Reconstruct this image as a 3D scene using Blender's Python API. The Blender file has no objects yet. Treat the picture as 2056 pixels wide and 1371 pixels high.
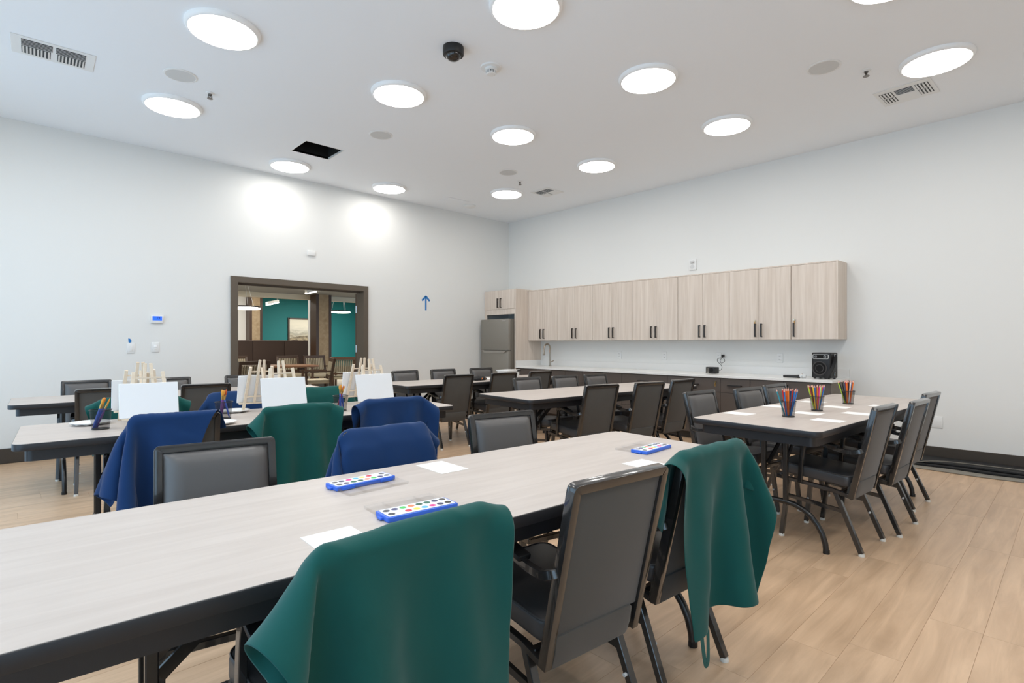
import bpy, bmesh, math, random
import numpy as np
from mathutils import Vector, Matrix

S = bpy.context.scene
COL = S.collection
R = math.radians
PI = math.pi

# ------------------------------------------------------------------ camera, sky, sun, exposure
CAM_Z = 1.208
cam_d = bpy.data.cameras.new('camera')
cam_d.sensor_fit = 'HORIZONTAL'
cam_d.sensor_width = 36.0
cam_d.lens = 36.0 * 1080.0 / 2056.0
cam_d.shift_y = 3.0 / 2056.0
cam_d.clip_start = 0.05
cam_d.clip_end = 200
cam_o = bpy.data.objects.new('camera', cam_d)
cam_o.location = (0, 0, CAM_Z)
cam_o.rotation_euler = (R(90), 0, R(46.58 - 90))
COL.objects.link(cam_o)
S.camera = cam_o

S.view_settings.view_transform = 'Standard'
S.view_settings.look = 'None'
S.view_settings.gamma = 1.0
S.view_settings.use_curve_mapping = False
S.view_settings.exposure = 0.17

LAMP = 17.0            # luminous ceiling panels
DAY = 0.42             # daylight level
world = bpy.data.worlds.new('overcast_sky')
S.world = world
world.use_nodes = True
wn = world.node_tree.nodes
bg = wn['Background']
bg.inputs['Color'].default_value = (0.5, 0.75, 1.0, 1)
bg.inputs['Strength'].default_value = 3.4 * DAY

# room
XL, XR = -0.95, 6.928       # window wall, cabinet wall
YB, YD = -3.0, 7.41        # rear wall, door wall
H = 3.467
WT = 0.18                  # wall thickness

def area_light(name, loc, rot, sx, sy, power, color=(1, 1, 1), portal=False):
    l = bpy.data.lights.new(name, 'AREA')
    l.shape = 'RECTANGLE'; l.size = sx; l.size_y = sy
    l.energy = power; l.color = color
    o = bpy.data.objects.new(name, l)
    o.location = loc; o.rotation_euler = rot
    COL.objects.link(o)
    if portal:
        l.cycles.is_portal = True
    return o

WINS = [(-2.4, -0.2), (0.3, 3.3), (3.8, 6.8)]      # y ranges of the windows in the window wall
WZ0, WZ1 = 0.12, 2.75
for i, (a, b) in enumerate(WINS):
    area_light('daylight', (XL - WT - 0.06, (a + b) / 2, (WZ0 + WZ1) / 2), (0, R(-90), 0), WZ1 - WZ0, b - a, 58 * DAY, (0.55, 0.78, 1.0))

# ------------------------------------------------------------------ materials
def lin(c):
    c = c / 255.0
    return c / 12.92 if c <= 0.04045 else ((c + 0.055) / 1.055) ** 2.4
def rgb(r, g, b):
    return (lin(r), lin(g), lin(b), 1.0)

MATS = {}
def mat(name, col, rough=0.5, metal=0.0, spec=0.5, coat=0.0, emit=None, strength=0.0, sheen=0.0,
        bump=0.0, bscale=200.0, var=0.0, vscale=(1, 1, 1), vcol=None, vdetail=4.0, objrand=0.0, alpha=1.0):
    m = bpy.data.materials.new(name)
    m.use_nodes = True
    nt = m.node_tree; N = nt.nodes; L = nt.links
    p = N['Principled BSDF']
    p.inputs['Base Color'].default_value = col
    p.inputs['Roughness'].default_value = rough
    p.inputs['Metallic'].default_value = metal
    p.inputs['Specular IOR Level'].default_value = spec
    p.inputs['Coat Weight'].default_value = coat
    p.inputs['Sheen Weight'].default_value = sheen
    if emit is not None:
        p.inputs['Emission Color'].default_value = emit
        p.inputs['Emission Strength'].default_value = strength
    if alpha < 1:
        p.inputs['Alpha'].default_value = alpha
    tc = None
    if bump or vcol is not None or objrand:
        tc = N.new('ShaderNodeTexCoord')
    if vcol is not None:
        mp = N.new('ShaderNodeMapping'); mp.inputs['Scale'].default_value = vscale
        src = tc.outputs['Object']
        if objrand:
            oi = N.new('ShaderNodeObjectInfo')
            mul = N.new('ShaderNodeVectorMath'); mul.operation = 'SCALE'
            cb = N.new('ShaderNodeCombineXYZ')
            L.new(oi.outputs['Random'], cb.inputs[0]); L.new(oi.outputs['Random'], cb.inputs[1])
            L.new(cb.outputs[0], mul.inputs[0]); mul.inputs['Scale'].default_value = 57.0
            ad = N.new('ShaderNodeVectorMath'); ad.operation = 'ADD'
            L.new(src, ad.inputs[0]); L.new(mul.outputs[0], ad.inputs[1]); src = ad.outputs[0]
        L.new(src, mp.inputs['Vector'])
        nz = N.new('ShaderNodeTexNoise'); nz.inputs['Scale'].default_value = 1.0
        nz.inputs['Detail'].default_value = vdetail; nz.inputs['Roughness'].default_value = 0.6
        nz.inputs['Distortion'].default_value = 0.6
        L.new(mp.outputs[0], nz.inputs['Vector'])
        rp = N.new('ShaderNodeValToRGB')
        rp.color_ramp.elements[0].position = 0.5 - 0.22; rp.color_ramp.elements[1].position = 0.5 + 0.22
        rp.color_ramp.elements[0].color = vcol; rp.color_ramp.elements[1].color = col
        L.new(nz.outputs['Fac'], rp.inputs['Fac'])
        out = rp.outputs['Color']
        if objrand:
            hs = N.new('ShaderNodeHueSaturation')
            mr = N.new('ShaderNodeMapRange')
            mr.inputs['To Min'].default_value = 1 - objrand; mr.inputs['To Max'].default_value = 1 + objrand
            L.new(oi.outputs['Random'], mr.inputs['Value']); L.new(mr.outputs[0], hs.inputs['Value'])
            L.new(out, hs.inputs['Color']); out = hs.outputs['Color']
        L.new(out, p.inputs['Base Color'])
    if bump:
        nb = N.new('ShaderNodeTexNoise'); nb.inputs['Scale'].default_value = bscale; nb.inputs['Detail'].default_value = 2
        L.new(tc.outputs['Object'], nb.inputs['Vector'])
        bp = N.new('ShaderNodeBump'); bp.inputs['Strength'].default_value = bump; bp.inputs['Distance'].default_value = 0.002
        L.new(nb.outputs['Fac'], bp.inputs['Height']); L.new(bp.outputs['Normal'], p.inputs['Normal'])
    MATS[name] = m
    return m

M_wall = mat('wall_paint', rgb(234, 234, 231), 0.75, spec=0.3, bump=0.05, bscale=120)
M_ceil = mat('ceiling_paint', rgb(246, 249, 252), 0.85, spec=0.2, bump=0.05, bscale=120)
M_floor = mat('vinyl_plank', rgb(220, 187, 154), 0.36, spec=0.45, vcol=rgb(186, 154, 123), vscale=(1.6, 15, 1), objrand=0.02, vdetail=9)
M_sub = mat('floor_gap', rgb(170, 140, 112), 0.8)
M_base = mat('baseboard_rubber', rgb(66, 58, 50), 0.5)
M_white = mat('white_plastic', rgb(236, 236, 234), 0.4)
M_sprink = mat('sprinkler_metal', rgb(130, 124, 118), 0.4, metal=0.6)
M_lampframe = mat('lamp_trim', rgb(250, 250, 249), 0.45)
M_lamp = mat('lamp_diffuser', rgb(255, 255, 255), 0.5, emit=(1.0, 0.97, 0.93, 1), strength=LAMP)
M_grille = mat('speaker_grille', rgb(214, 215, 214), 0.7)
M_slot = mat('vent_dark', rgb(70, 72, 72), 0.8)
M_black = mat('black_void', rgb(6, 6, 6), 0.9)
M_blackpl = mat('black_plastic', rgb(22, 22, 23), 0.4)
M_smoked = mat('smoked_dome', rgb(20, 14, 12), 0.08, coat=0.5)
M_chrome = mat('chrome', rgb(190, 188, 184), 0.18, metal=1.0)
M_nickel = mat('brushed_nickel', rgb(172, 162, 148), 0.3, metal=1.0)
M_brass = mat('brass_key', rgb(205, 165, 95), 0.3, metal=1.0)
M_steel = mat('stainless_steel', rgb(150, 146, 138), 0.42, metal=0.55)
M_steelside = mat('fridge_side', rgb(104, 99, 90), 0.5)
M_frame = mat('chair_metal', rgb(40, 38, 37), 0.2, spec=0.6, coat=0.6)
M_fabric = mat('back_fabric', rgb(79, 76, 72), 0.75, spec=0.25, sheen=0.2, bump=0.15, bscale=900)
M_vinyl = mat('vinyl_upholstery', rgb(94, 91, 89), 0.36, spec=0.5, bump=0.08, bscale=500)
M_seat = mat('seat_vinyl', rgb(70, 68, 68), 0.32, spec=0.5, bump=0.08, bscale=500)
M_pad = mat('arm_rubber', rgb(24, 23, 23), 0.5)
M_glide = mat('white_glide', rgb(225, 222, 214), 0.4)
M_top = mat('table_laminate', rgb(203, 193, 185), 0.4, spec=0.4, vcol=rgb(189, 178, 170), vscale=(2.2, 26, 1), vdetail=6)
M_edge = mat('table_edge', rgb(37, 36, 38), 0.4)
M_leg = mat('table_leg', rgb(26, 25, 25), 0.3, coat=0.2)
M_cab = mat('pale_oak_laminate', rgb(229, 217, 205), 0.5, spec=0.3, vcol=rgb(206, 191, 177), vscale=(24, 24, 1.1), vdetail=5, objrand=0.015)
M_cabdark = mat('dark_cabinet_front', rgb(90, 81, 75), 0.5, spec=0.4)
M_cabside = mat('dark_cabinet_side', rgb(112, 103, 92), 0.55)
M_counter = mat('white_quartz', rgb(238, 237, 234), 0.25)
M_handle = mat('black_handle', rgb(40, 35, 32), 0.4)
M_doorframe = mat('bronze_door_frame', rgb(94, 84, 72), 0.5)
M_teal = mat('teal_paint', rgb(16, 112, 116), 0.7)
M_navyc = mat('navy_apron_cloth', rgb(16, 52, 98), 0.8, spec=0.2, sheen=0.15, bump=0.12, bscale=1500)
M_greenc = mat('green_apron_cloth', rgb(12, 79, 74), 0.8, spec=0.2, sheen=0.15, bump=0.12, bscale=1500)
M_paper = mat('white_paper', rgb(244, 243, 240), 0.7)
M_canvas = mat('white_canvas', rgb(238, 238, 238), 0.8, bump=0.1, bscale=1200)
M_pine = mat('pale_pine', rgb(232, 216, 194), 0.6, vcol=rgb(222, 202, 176), vscale=(8, 8, 60))
M_blue = mat('blue_plastic', rgb(48, 104, 214), 0.35)
M_tape = mat('blue_tape', rgb(38, 120, 190), 0.7)
M_screen = mat('blue_screen', rgb(40, 100, 225), 0.3, emit=rgb(40, 110, 235), strength=0.5)
M_ink = mat('dark_digits', rgb(18, 36, 90), 0.5)
M_cable = mat('black_cable', rgb(20, 20, 20), 0.5)
M_felt = mat('grey_felt', rgb(135, 130, 120), 0.95, bump=0.4, bscale=300)
M_rug = mat('black_sheet', rgb(20, 20, 22), 0.7)
M_wpaper = mat('beige_wallcovering', rgb(176, 156, 128), 0.8, vcol=rgb(150, 128, 100), vscale=(9, 9, 9))
M_dwood = mat('dark_walnut', rgb(70, 50, 36), 0.4)
M_twood = mat('brown_table_wood', rgb(108, 76, 54), 0.4)
M_stripe = mat('beige_upholstery', rgb(158, 148, 128), 0.8)
M_booth = mat('brown_booth_fabric', rgb(76, 60, 52), 0.85)
M_carpet = mat('pale_carpet', rgb(190, 182, 170), 0.95)
M_grey = mat('grey_ceiling', rgb(150, 150, 146), 0.9)
M_cream = mat('cream_soffit', rgb(225, 216, 196), 0.8)
M_glow = mat('pendant_glow', rgb(255, 255, 255), 0.5, emit=(1.0, 0.93, 0.8, 1), strength=9)
M_tag = mat('orange_tag', rgb(222, 130, 60), 0.7)
M_clear = None
def clear_mat():
    m = bpy.data.materials.new('clear_plastic'); m.use_nodes = True
    N = m.node_tree.nodes; L = m.node_tree.links
    N.remove(N['Principled BSDF'])
    tr = N.new('ShaderNodeBsdfTransparent'); tr.inputs[0].default_value = (0.985, 0.99, 0.995, 1)
    gl = N.new('ShaderNodeBsdfGlossy'); gl.inputs['Roughness'].default_value = 0.08
    mx = N.new('ShaderNodeMixShader')
    mx.inputs[0].default_value = 0.06; L.new(tr.outputs[0], mx.inputs[1]); L.new(gl.outputs[0], mx.inputs[2])
    L.new(mx.outputs[0], N['Material Output'].inputs['Surface'])
    return m
M_clear = clear_mat()
def mesh_mat():
    """black wire mesh: a fine woven grid with open holes"""
    m = bpy.data.materials.new('wire_mesh'); m.use_nodes = True
    N = m.node_tree.nodes; L = m.node_tree.links
    p = N['Principled BSDF']; p.inputs['Base Color'].default_value = rgb(18, 18, 20); p.inputs['Roughness'].default_value = 0.4
    p.inputs['Alpha'].default_value = 0.38
    return m
M_mesh = mesh_mat()

# ------------------------------------------------------------------ mesh helpers
class MB:
    def __init__(self):
        self.v = []; self.f = []
    def add(self, vs, fs):
        o = len(self.v)
        self.v += [tuple(p) for p in vs]
        self.f += [tuple(i + o for i in q) for q in fs]
        return self
    def box(self, c, s, rot=None):
        cx, cy, cz = c; sx, sy, sz = (q / 2 for q in s)
        vs = [Vector((x * sx, y * sy, z * sz)) for x in (-1, 1) for y in (-1, 1) for z in (-1, 1)]
        if rot is not None:
            vs = [rot @ p for p in vs]
        vs = [p + Vector(c) for p in vs]
        return self.add(vs, [(0, 1, 3, 2), (4, 6, 7, 5), (0, 4, 5, 1), (2, 3, 7, 6), (0, 2, 6, 4), (1, 5, 7, 3)])
    def span(self, a, b):
        return self.box([(a[i] + b[i]) / 2 for i in range(3)], [abs(b[i] - a[i]) for i in range(3)])
    def tube(self, pts, w, h=None, n=4, closed=False, up=(0, 0, 1), phase=None):
        """sweep: n=4 gives a w x h rectangular bar, n>4 an elliptic one of diameters w, h"""
        h = w if h is None else h
        P = [Vector(p) for p in pts]; k = len(P)
        if n == 4:
            sec = [(-w / 2, -h / 2), (w / 2, -h / 2), (w / 2, h / 2), (-w / 2, h / 2)]
        else:
            sec = [(w / 2 * math.cos(2 * PI * i / n), h / 2 * math.sin(2 * PI * i / n)) for i in range(n)]
        rings = []
        for i in range(k):
            if closed:
                t0 = (P[i] - P[i - 1]).normalized(); t1 = (P[(i + 1) % k] - P[i]).normalized()
            else:
                t0 = (P[i] - P[i - 1]).normalized() if i else (P[1] - P[0]).normalized()
                t1 = (P[i + 1] - P[i]).normalized() if i < k - 1 else t0
            t = (t0 + t1)
            t = t.normalized() if t.length > 1e-6 else t1
            c = max(0.35, t.dot(t1))
            u = Vector(up)
            a = t.cross(u)
            if a.length < 1e-3:
                a = t.cross(Vector((0, 1, 0)))
            a.normalize(); b = a.cross(t).normalized()
            bend = (t1 - t0)
            ba, bb = bend.dot(a), bend.dot(b)
            ka = kb = 1.0
            if bend.length > 1e-4:
                if abs(ba) > abs(bb): ka = 1 / c
                else: kb = 1 / c
            rings.append([P[i] + a * (sx * ka) + b * (sy * kb) for sx, sy in sec])
        vs = [p for r in rings for p in r]; m = len(sec); fs = []
        for i in range(k - 1 + (1 if closed else 0)):
            j = (i + 1) % k
            for q in range(m):
                r = (q + 1) % m
                fs.append((i * m + q, i * m + r, j * m + r, j * m + q))
        if not closed:
            fs.append(tuple(range(m))[::-1]); fs.append(tuple((k - 1) * m + q for q in range(m)))
        return self.add(vs, fs)
    def lathe(self, prof, c=(0, 0, 0), n=24, caps=True, axis='z'):
        vs = []; fs = []; k = len(prof)
        for r, z in prof:
            for i in range(n):
                a = 2 * PI * i / n
                p = (r * math.cos(a), r * math.sin(a), z)
                if axis == 'x': p = (z, p[0], p[1])
                if axis == 'y': p = (p[1], z, p[0])
                vs.append((p[0] + c[0], p[1] + c[1], p[2] + c[2]))
        for j in range(k - 1):
            for i in range(n):
                q = (i + 1) % n
                fs.append((j * n + i, j * n + q, (j + 1) * n + q, (j + 1) * n + i))
        if caps:
            fs.append(tuple(range(n))[::-1]); fs.append(tuple((k - 1) * n + i for i in range(n)))
        return self.add(vs, fs)
    def prism(self, poly, z0, z1):
        n = len(poly)
        vs = [(x, y, z0) for x, y in poly] + [(x, y, z1) for x, y in poly]
        fs = [tuple(range(n))[::-1], tuple(range(n, 2 * n))] + [(i, (i + 1) % n, n + (i + 1) % n, n + i) for i in range(n)]
        return self.add(vs, fs)
    def build(self, name, m, parent=None, bevel=0.0, seg=2, angle=35, smooth=True, loc=None):
        me = bpy.data.meshes.new(name)
        me.from_pydata(self.v, [], self.f)
        if bevel:
            b = bmesh.new(); b.from_mesh(me)
            bmesh.ops.recalc_face_normals(b, faces=b.faces)
            ed = [e for e in b.edges if len(e.link_faces) == 2 and e.calc_face_angle(0) > R(30)]
            bmesh.ops.bevel(b, geom=ed, offset=bevel, segments=seg, profile=0.5, affect='EDGES', clamp_overlap=True)
            b.to_mesh(me); b.free()
        else:
            b = bmesh.new(); b.from_mesh(me)
            bmesh.ops.recalc_face_normals(b, faces=b.faces)
            b.to_mesh(me); b.free()
        if smooth:
            me.polygons.foreach_set('use_smooth', [True] * len(me.polygons))
            me.set_sharp_from_angle(angle=R(angle))
        me.materials.append(m)
        o = bpy.data.objects.new(name, me)
        COL.objects.link(o)
        if parent is not None:
            o.parent = parent
        if loc is not None:
            o.location = loc
        return o

def tag(o, label, cat, group=None):
    o['label'] = label; o['category'] = cat
    if group: o['group'] = group
    return o
def thing(name, label, cat, loc=(0, 0, 0), rz=0.0, group=None):
    o = bpy.data.objects.new(name, None); COL.objects.link(o)
    o.empty_display_size = 0.1
    o.location = loc; o.rotation_euler = (0, 0, rz)
    return tag(o, label, cat, group)
def struct(o):
    o['kind'] = 'structure'
    return o
CH = {}
def dup(src, loc=None, rz=None, parent=None, label=None, group=None):
    c = src.copy(); COL.objects.link(c)
    if parent is not None: c.parent = parent
    if loc is not None: c.location = loc
    if rz is not None: c.rotation_euler = (0, 0, rz)
    if label: c['label'] = label
    if group: c['group'] = group
    for ch in list(src.children):
        dup(ch, parent=c)
    return c
def rrect(w, h, r, n=6, cx=0.0, cy=0.0):
    pts = []
    for sx, sy, a0 in ((1, 1, 0), (-1, 1, 90), (-1, -1, 180), (1, -1, 270)):
        for i in range(n + 1):
            a = R(a0 + 90.0 * i / n)
            pts.append((cx + sx * (w / 2 - r) + r * math.cos(a), cy + sy * (h / 2 - r) + r * math.sin(a)))
    return pts
def arc(cx, cy, r, a0, a1, n):
    return [(cx + r * math.cos(R(a0 + (a1 - a0) * i / n)), cy + r * math.sin(R(a0 + (a1 - a0) * i / n))) for i in range(n + 1)]

# ------------------------------------------------------------------ room shell
DX0, DX1, DZ = 2.095, 4.001, 2.06          # door frame outline on the door wall
JX0, JX1, JZ = 2.177, 3.927, 1.985         # clear opening
# floor: sub-floor with planks laid along x
fl = struct(MB().span((XL, YB, -0.12), (XR, YD, -0.0012)).build('floor', M_sub, bevel=0, smooth=False))
PLW, PLL = 0.182, 1.22
def plank_mesh(l, w=PLW):
    e = 0.0004
    b = MB()
    b.add([(-l/2+e, -w/2+e, -0.0012), (l/2-e, -w/2+e, -0.0012), (l/2-e, w/2-e, -0.004), (-l/2+e, w/2-e, -0.0012),
           (-l/2+2*e, -w/2+2*e, 0), (l/2-2*e, -w/2+2*e, 0), (l/2-2*e, w/2-2*e, 0), (-l/2+2*e, w/2-2*e, 0)],
          [(4, 5, 6, 7), (0, 1, 5, 4), (1, 2, 6, 5), (2, 3, 7, 6), (3, 0, 4, 7)])
    return b
rng = random.Random(4)
cells = []
y = YB + PLW / 2
while y < YD:
    w = PLW if y + PLW / 2 <= YD else 0.0
    x = XL - rng.random() * PLL
    while x < XR:
        x0, x1 = max(x, XL), min(x + PLL, XR)
        if x1 - x0 > 0.02:
            cells.append(((x0 + x1) / 2, y, x1 - x0))
        x += PLL
    y += PLW
fa = R(46.58)
def plank_score(c):
    px, py, l = c
    best = 0
    for t in (-0.5, -0.25, 0, 0.25, 0.5):
        qx = px + t * l
        d = math.cos(fa) * qx + math.sin(fa) * py
        s = math.sin(fa) * qx - math.cos(fa) * py
        if d > 1.6 and abs(s / d) < 0.97:
            best = max(best, 1 / d ** 2)
    return best
cells.sort(key=plank_score, reverse=True)
full = None
for px, py, l in cells[:298]:
    if abs(l - PLL) < 1e-4:
        if full is None:
            full = plank_mesh(PLL).build('plank', M_floor, fl, smooth=False); o = full
        else:
            o = full.copy(); COL.objects.link(o)
    else:
        o = plank_mesh(l).build('plank', M_floor, fl, smooth=False)
    o.location = (px, py, 0)
rest = MB()
for px, py, l in cells[298:]:
    b = plank_mesh(l)
    rest.add([(p[0] + px, p[1] + py, p[2]) for p in b.v], b.f)
o = rest.build('plank_field', M_floor, fl, smooth=False); o['kind'] = 'stuff'

# ceiling with the open access hole
HX0, HX1, HY0, HY1 = 2.46, 2.905, 5.945, 6.36
cb = MB()
for (a, b, c, d) in ((XL, HX0, YB, YD), (HX1, XR, YB, YD), (HX0, HX1, YB, HY0), (HX0, HX1, HY1, YD)):
    cb.span((a, c, H), (b, d, H + 0.02))
struct(cb.build('ceiling', M_ceil, smooth=False))
def wall(name, parts, m=M_wall):
    b = MB()
    for p, q in parts: b.span(p, q)
    return struct(b.build(name, m, smooth=False))
wall('wall_left', [((XL, YD, 0), (DX0 + .02, YD + WT, H)), ((DX1 - .02, YD, 0), (XR, YD + WT, H)), ((DX0 + .02, YD, DZ - .02), (DX1 - .02, YD + WT, H))])
wall('wall_right', [((XR, YB, 0), (XR + WT, YD + WT, H))])
wall('wall_rear', [((XL, YB - WT, 0), (XR, YB, H))])
wp = [((XL - WT, YB, 0), (XL, YD, WZ0)), ((XL - WT, YB, WZ1), (XL, YD, H))]
ys = [YB] + [q for w in WINS for q in w] + [YD]
for i in range(0, len(ys), 2):
    wp.append(((XL - WT, ys[i], WZ0), (XL, ys[i + 1], WZ1)))
wall('wall_back', wp)
for i, (a, b) in enumerate(WINS):
    m = MB()
    for q in (a + .025, (a + b) / 2, b - .025): m.span((XL - .10, q - .025, WZ0), (XL - .05, q + .025, WZ1))
    for z in (WZ0 + .025, WZ1 - .025): m.span((XL - .10, a, z - .025), (XL - .05, b, z + .025))
    w = struct(m.build('window_%d' % (i + 1), M_doorframe, smooth=False))
    MB().span((XL - .078, a, WZ0), (XL - .072, b, WZ1)).build('pane', M_clear, w, smooth=False)
BH = 0.15
def base(name, p, q): return struct(MB().span(p, q).build(name, M_base, bevel=.004, seg=1))
base('baseboard_left', (XL, YD - .012, 0), (DX0, YD, BH))
base('baseboard_left', (DX1, YD - .012, 0), (6.2, YD, BH))
base('baseboard_right', (XR - .012, YB, 0), (XR, 1.79, BH))
base('baseboard_rear', (XL, YB, 0), (XR, YB + .012, BH))
base('baseboard_back', (XL, YB, 0), (XL + .012, YD, BH))

# doorway frame with open door leaf behind
df = struct(MB().span((DX0, YD - .03, 0), (JX0, YD + WT + .02, DZ)).build('door_1', M_doorframe, smooth=False))
MB().span((JX1, YD - .03, 0), (DX1, YD + WT + .02, DZ)).build('jamb', M_doorframe, df, smooth=False)
MB().span((JX0, YD - .03, JZ), (JX1, YD + WT + .02, DZ)).build('header', M_doorframe, df, smooth=False)
MB().span((JX0, YD + .10, JZ - .022), (JX1, YD + .135, JZ)).build('stop', M_doorframe, df, smooth=False)
lf = MB().span((JX1 + .012, YD + WT + .035, 0.01), (JX1 + .86, YD + WT + .08, JZ - .02))
leaf = lf.build('door_leaf', M_dwood, df, smooth=False)
leaf.location = (0, 0, 0)
for z in (0.3, 1.12, 1.72):
    MB().lathe([(.014, -.055), (.014, .055)], (JX1 + .002, YD + WT + .032, z), 10).build('hinge', M_chrome, df)

# ------------------------------------------------------------------ ceiling fixtures
def ceiling_lamp(x, y, label):
    t = thing('ceiling_lamp', label, 'ceiling light', (x, y, H), 0, 'round ceiling panel lights')
    MB().lathe([(.246, 0), (.246, -.010), (.242, -.022), (.234, -.031), (.222, -.034), (.216, -.0345)], n=64, caps=False).build('trim_ring', M_lampframe, t, angle=50)
    MB().lathe([(.004, -.0350), (.221, -.0347)], n=64, caps=False).add([(0.004*math.cos(2*PI*i/8), .004*math.sin(2*PI*i/8), -.0350) for i in range(8)], [tuple(range(8))]).build('diffuser', M_lamp, t, smooth=False)
    return t
lamps = {(1.15, 4.235): 'largest round ceiling light at upper left, beyond the slotted vent',
         (1.17, 5.915): 'round ceiling light at left below the sprinkler, second in the leftmost column',
         (2.645, 6.89): 'round ceiling light beside the open black ceiling hatch',
         (2.60, 4.235): 'round ceiling light between the left sprinkler and the black dome camera',
         (4.07, 6.89): 'round ceiling light right of the hatch, close to the door wall',
         (2.54, 2.55): 'large round ceiling light at top centre, cut by the frame edge',
         (4.01, 4.22): 'round ceiling light in the middle, beyond the smoke detector',
         (5.50, 5.93): 'smallest round ceiling light, left of the small far vent',
         (3.99, 2.53): 'round ceiling light right of centre, right of the smoke detector',
         (5.46, 4.21): 'round ceiling light toward the cabinets, right of the far vent',
         (5.43, 2.51): 'round ceiling light at right above the cabinet wall, before the right vent',
         (5.40, 0.79): 'large round ceiling light beside the right ceiling vent and sprinkler',
         (3.97, 0.80): 'round ceiling light at the top right edge, only its rim in frame'}
for (x, y), lb in lamps.items(): ceiling_lamp(x, y, lb)
for x, y in ((1.15, 2.5), (2.55, .8), (1.15, .8), (-.4, 5.9), (-.4, 4.2), (-.4, 2.5), (-.4, .8), (5.4, -1.0), (3.97, -1.0), (2.55, -1.0), (1.15, -1.0)):
    ceiling_lamp(x, y, 'round ceiling light out of view, %s row, %s' % ({5.9: 'far', 4.2: 'fourth', 2.5: 'third', .8: 'second', -1.0: 'rearmost'}[y], {-.4: 'along the windows', 1.15: 'first column', 2.55: 'second column', 3.97: 'third column', 5.4: 'cabinet side'}[x]))

def ceiling_speaker(x, y, label, r=.125):
    t = thing('ceiling_speaker', label, 'speaker', (x, y, H), 0, 'flush ceiling speakers')
    MB().lathe([(r, 0), (r, -.004), (r - .012, -.008), (r - .016, -.006)], n=40, caps=False).build('rim', M_white, t)
    MB().lathe([(.002, -.0065), (r - .014, -.0062)], n=40, caps=False).build('grille', M_grille, t)
ceiling_speaker(1.09, 5.22, 'round flush ceiling speaker left of the left sprinkler')
ceiling_speaker(2.98, 5.22, 'round flush ceiling speaker above the open hatch')
ceiling_speaker(4.885, 1.445, 'round flush ceiling speaker left of the right sprinkler')
ceiling_speaker(4.86, 5.21, 'small round flush ceiling speaker left of the far sprinkler')
def sprinkler(x, y, label):
    t = thing('sprinkler_head', label, 'sprinkler', (x, y, H), 0, 'fire sprinklers')
    MB().lathe([(.036, 0), (.036, -.003), (.018, -.012), (.018, -.004)], n=20, caps=False).build('escutcheon', M_white, t)
    b = MB().lathe([(.014, 0), (.013, -.024), (.008, -.028)], n=10)
    b.tube([(-.014, 0, -.02), (-.016, 0, -.034), (-.004, 0, -.046)], .007); b.tube([(.014, 0, -.02), (.016, 0, -.034), (.004, 0, -.046)], .007)
    b.lathe([(.004, -.044), (.024, -.048), (.024, -.051)], n=12)
    b.build('deflector', M_sprink, t)
sprinkler(1.36, 5.41, 'ceiling sprinkler beside the left flush speaker')
sprinkler(5.195, 1.22, 'ceiling sprinkler left of the large right hand light')
sprinkler(5.25, 5.385, 'ceiling sprinkler near the small far vent')
# dome camera
t = thing('dome_camera', 'black dome security camera on the ceiling', 'camera', (2.50, 3.295, H))
MB().lathe([(.079, 0), (.080, -.01), (.080, -.055), (.076, -.062), (.066, -.064)], n=36).build('housing', M_blackpl, t)
MB().lathe([(.060, -.062)] + [(.060 * math.cos(R(a)), -.062 - .042 * math.sin(R(a))) for a in (15, 30, 45, 60, 75, 86)], n=32).build('lens_dome', M_smoked, t)
def smoke(x, y, label, s=1.0):
    t = thing('smoke_detector', label, 'smoke detector', (x, y, H))
    MB().lathe([(.075 * s, 0), (.072 * s, -.010), (.052 * s, -.014)], n=32).build('base_plate', M_white, t)
    MB().lathe([(.046 * s, -.012), (.046 * s, -.030), (.036 * s, -.036)], n=32).build('body', M_white, t)
    MB().lathe([(.034 * s, -.036), (.034 * s, -.052)], n=24).build('mesh_chamber', M_slot, t)
    b = MB()
    for i in range(12):
        a = 2 * PI * i / 12
        b.tube([(.0355 * s * math.cos(a), .0355 * s * math.sin(a), -.034), (.0345 * s * math.cos(a), .0345 * s * math.sin(a), -.056)], .006 * s)
    b.lathe([(.036 * s, -.043), (.036 * s, -.046)], n=24)
    b.lathe([(.036 * s, -.053), (.030 * s, -.060), (.010 * s, -.062)], n=24)
    b.build('cage', M_white, t)
smoke(2.905, 3.32, 'white smoke detector hanging beside the black dome camera', 1.15)
t = thing('motion_sensor', 'low white round sensor on the ceiling near the far corner', 'sensor', (5.58, 6.91, H))
MB().lathe([(.10, 0), (.10, -.012), (.07, -.03), (.03, -.036)], n=32).build('sensor_body', M_white, t)
t = thing('access_panel', 'white flush square panel on the ceiling near the far corner', 'access panel', (5.22, 6.86, H))
MB().span((-.2, -.15, -.006), (.2, .15, -.001)).build('panel_plate', M_ceil, t, bevel=.003, seg=1)
# open hatch
t = thing('ceiling_hatch', 'open black rectangular hatch in the ceiling', 'hatch', ((HX0 + HX1) / 2, (HY0 + HY1) / 2, H))
hx, hy = (HX1 - HX0) / 2, (HY1 - HY0) / 2
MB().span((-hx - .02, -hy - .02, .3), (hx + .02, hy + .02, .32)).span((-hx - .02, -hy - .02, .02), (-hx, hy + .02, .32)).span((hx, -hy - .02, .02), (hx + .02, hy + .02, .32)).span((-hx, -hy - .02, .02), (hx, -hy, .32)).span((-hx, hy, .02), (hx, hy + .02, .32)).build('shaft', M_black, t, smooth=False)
MB().span((-hx - .012, -hy - .012, -.003), (-hx, hy + .012, .02)).span((hx, -hy - .012, -.003), (hx + .012, hy + .012, .02)).span((-hx, -hy - .012, -.003), (hx, -hy, .02)).span((-hx, hy, -.003), (hx, hy + .012, .02)).build('rim', M_white, t, smooth=False)

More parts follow.
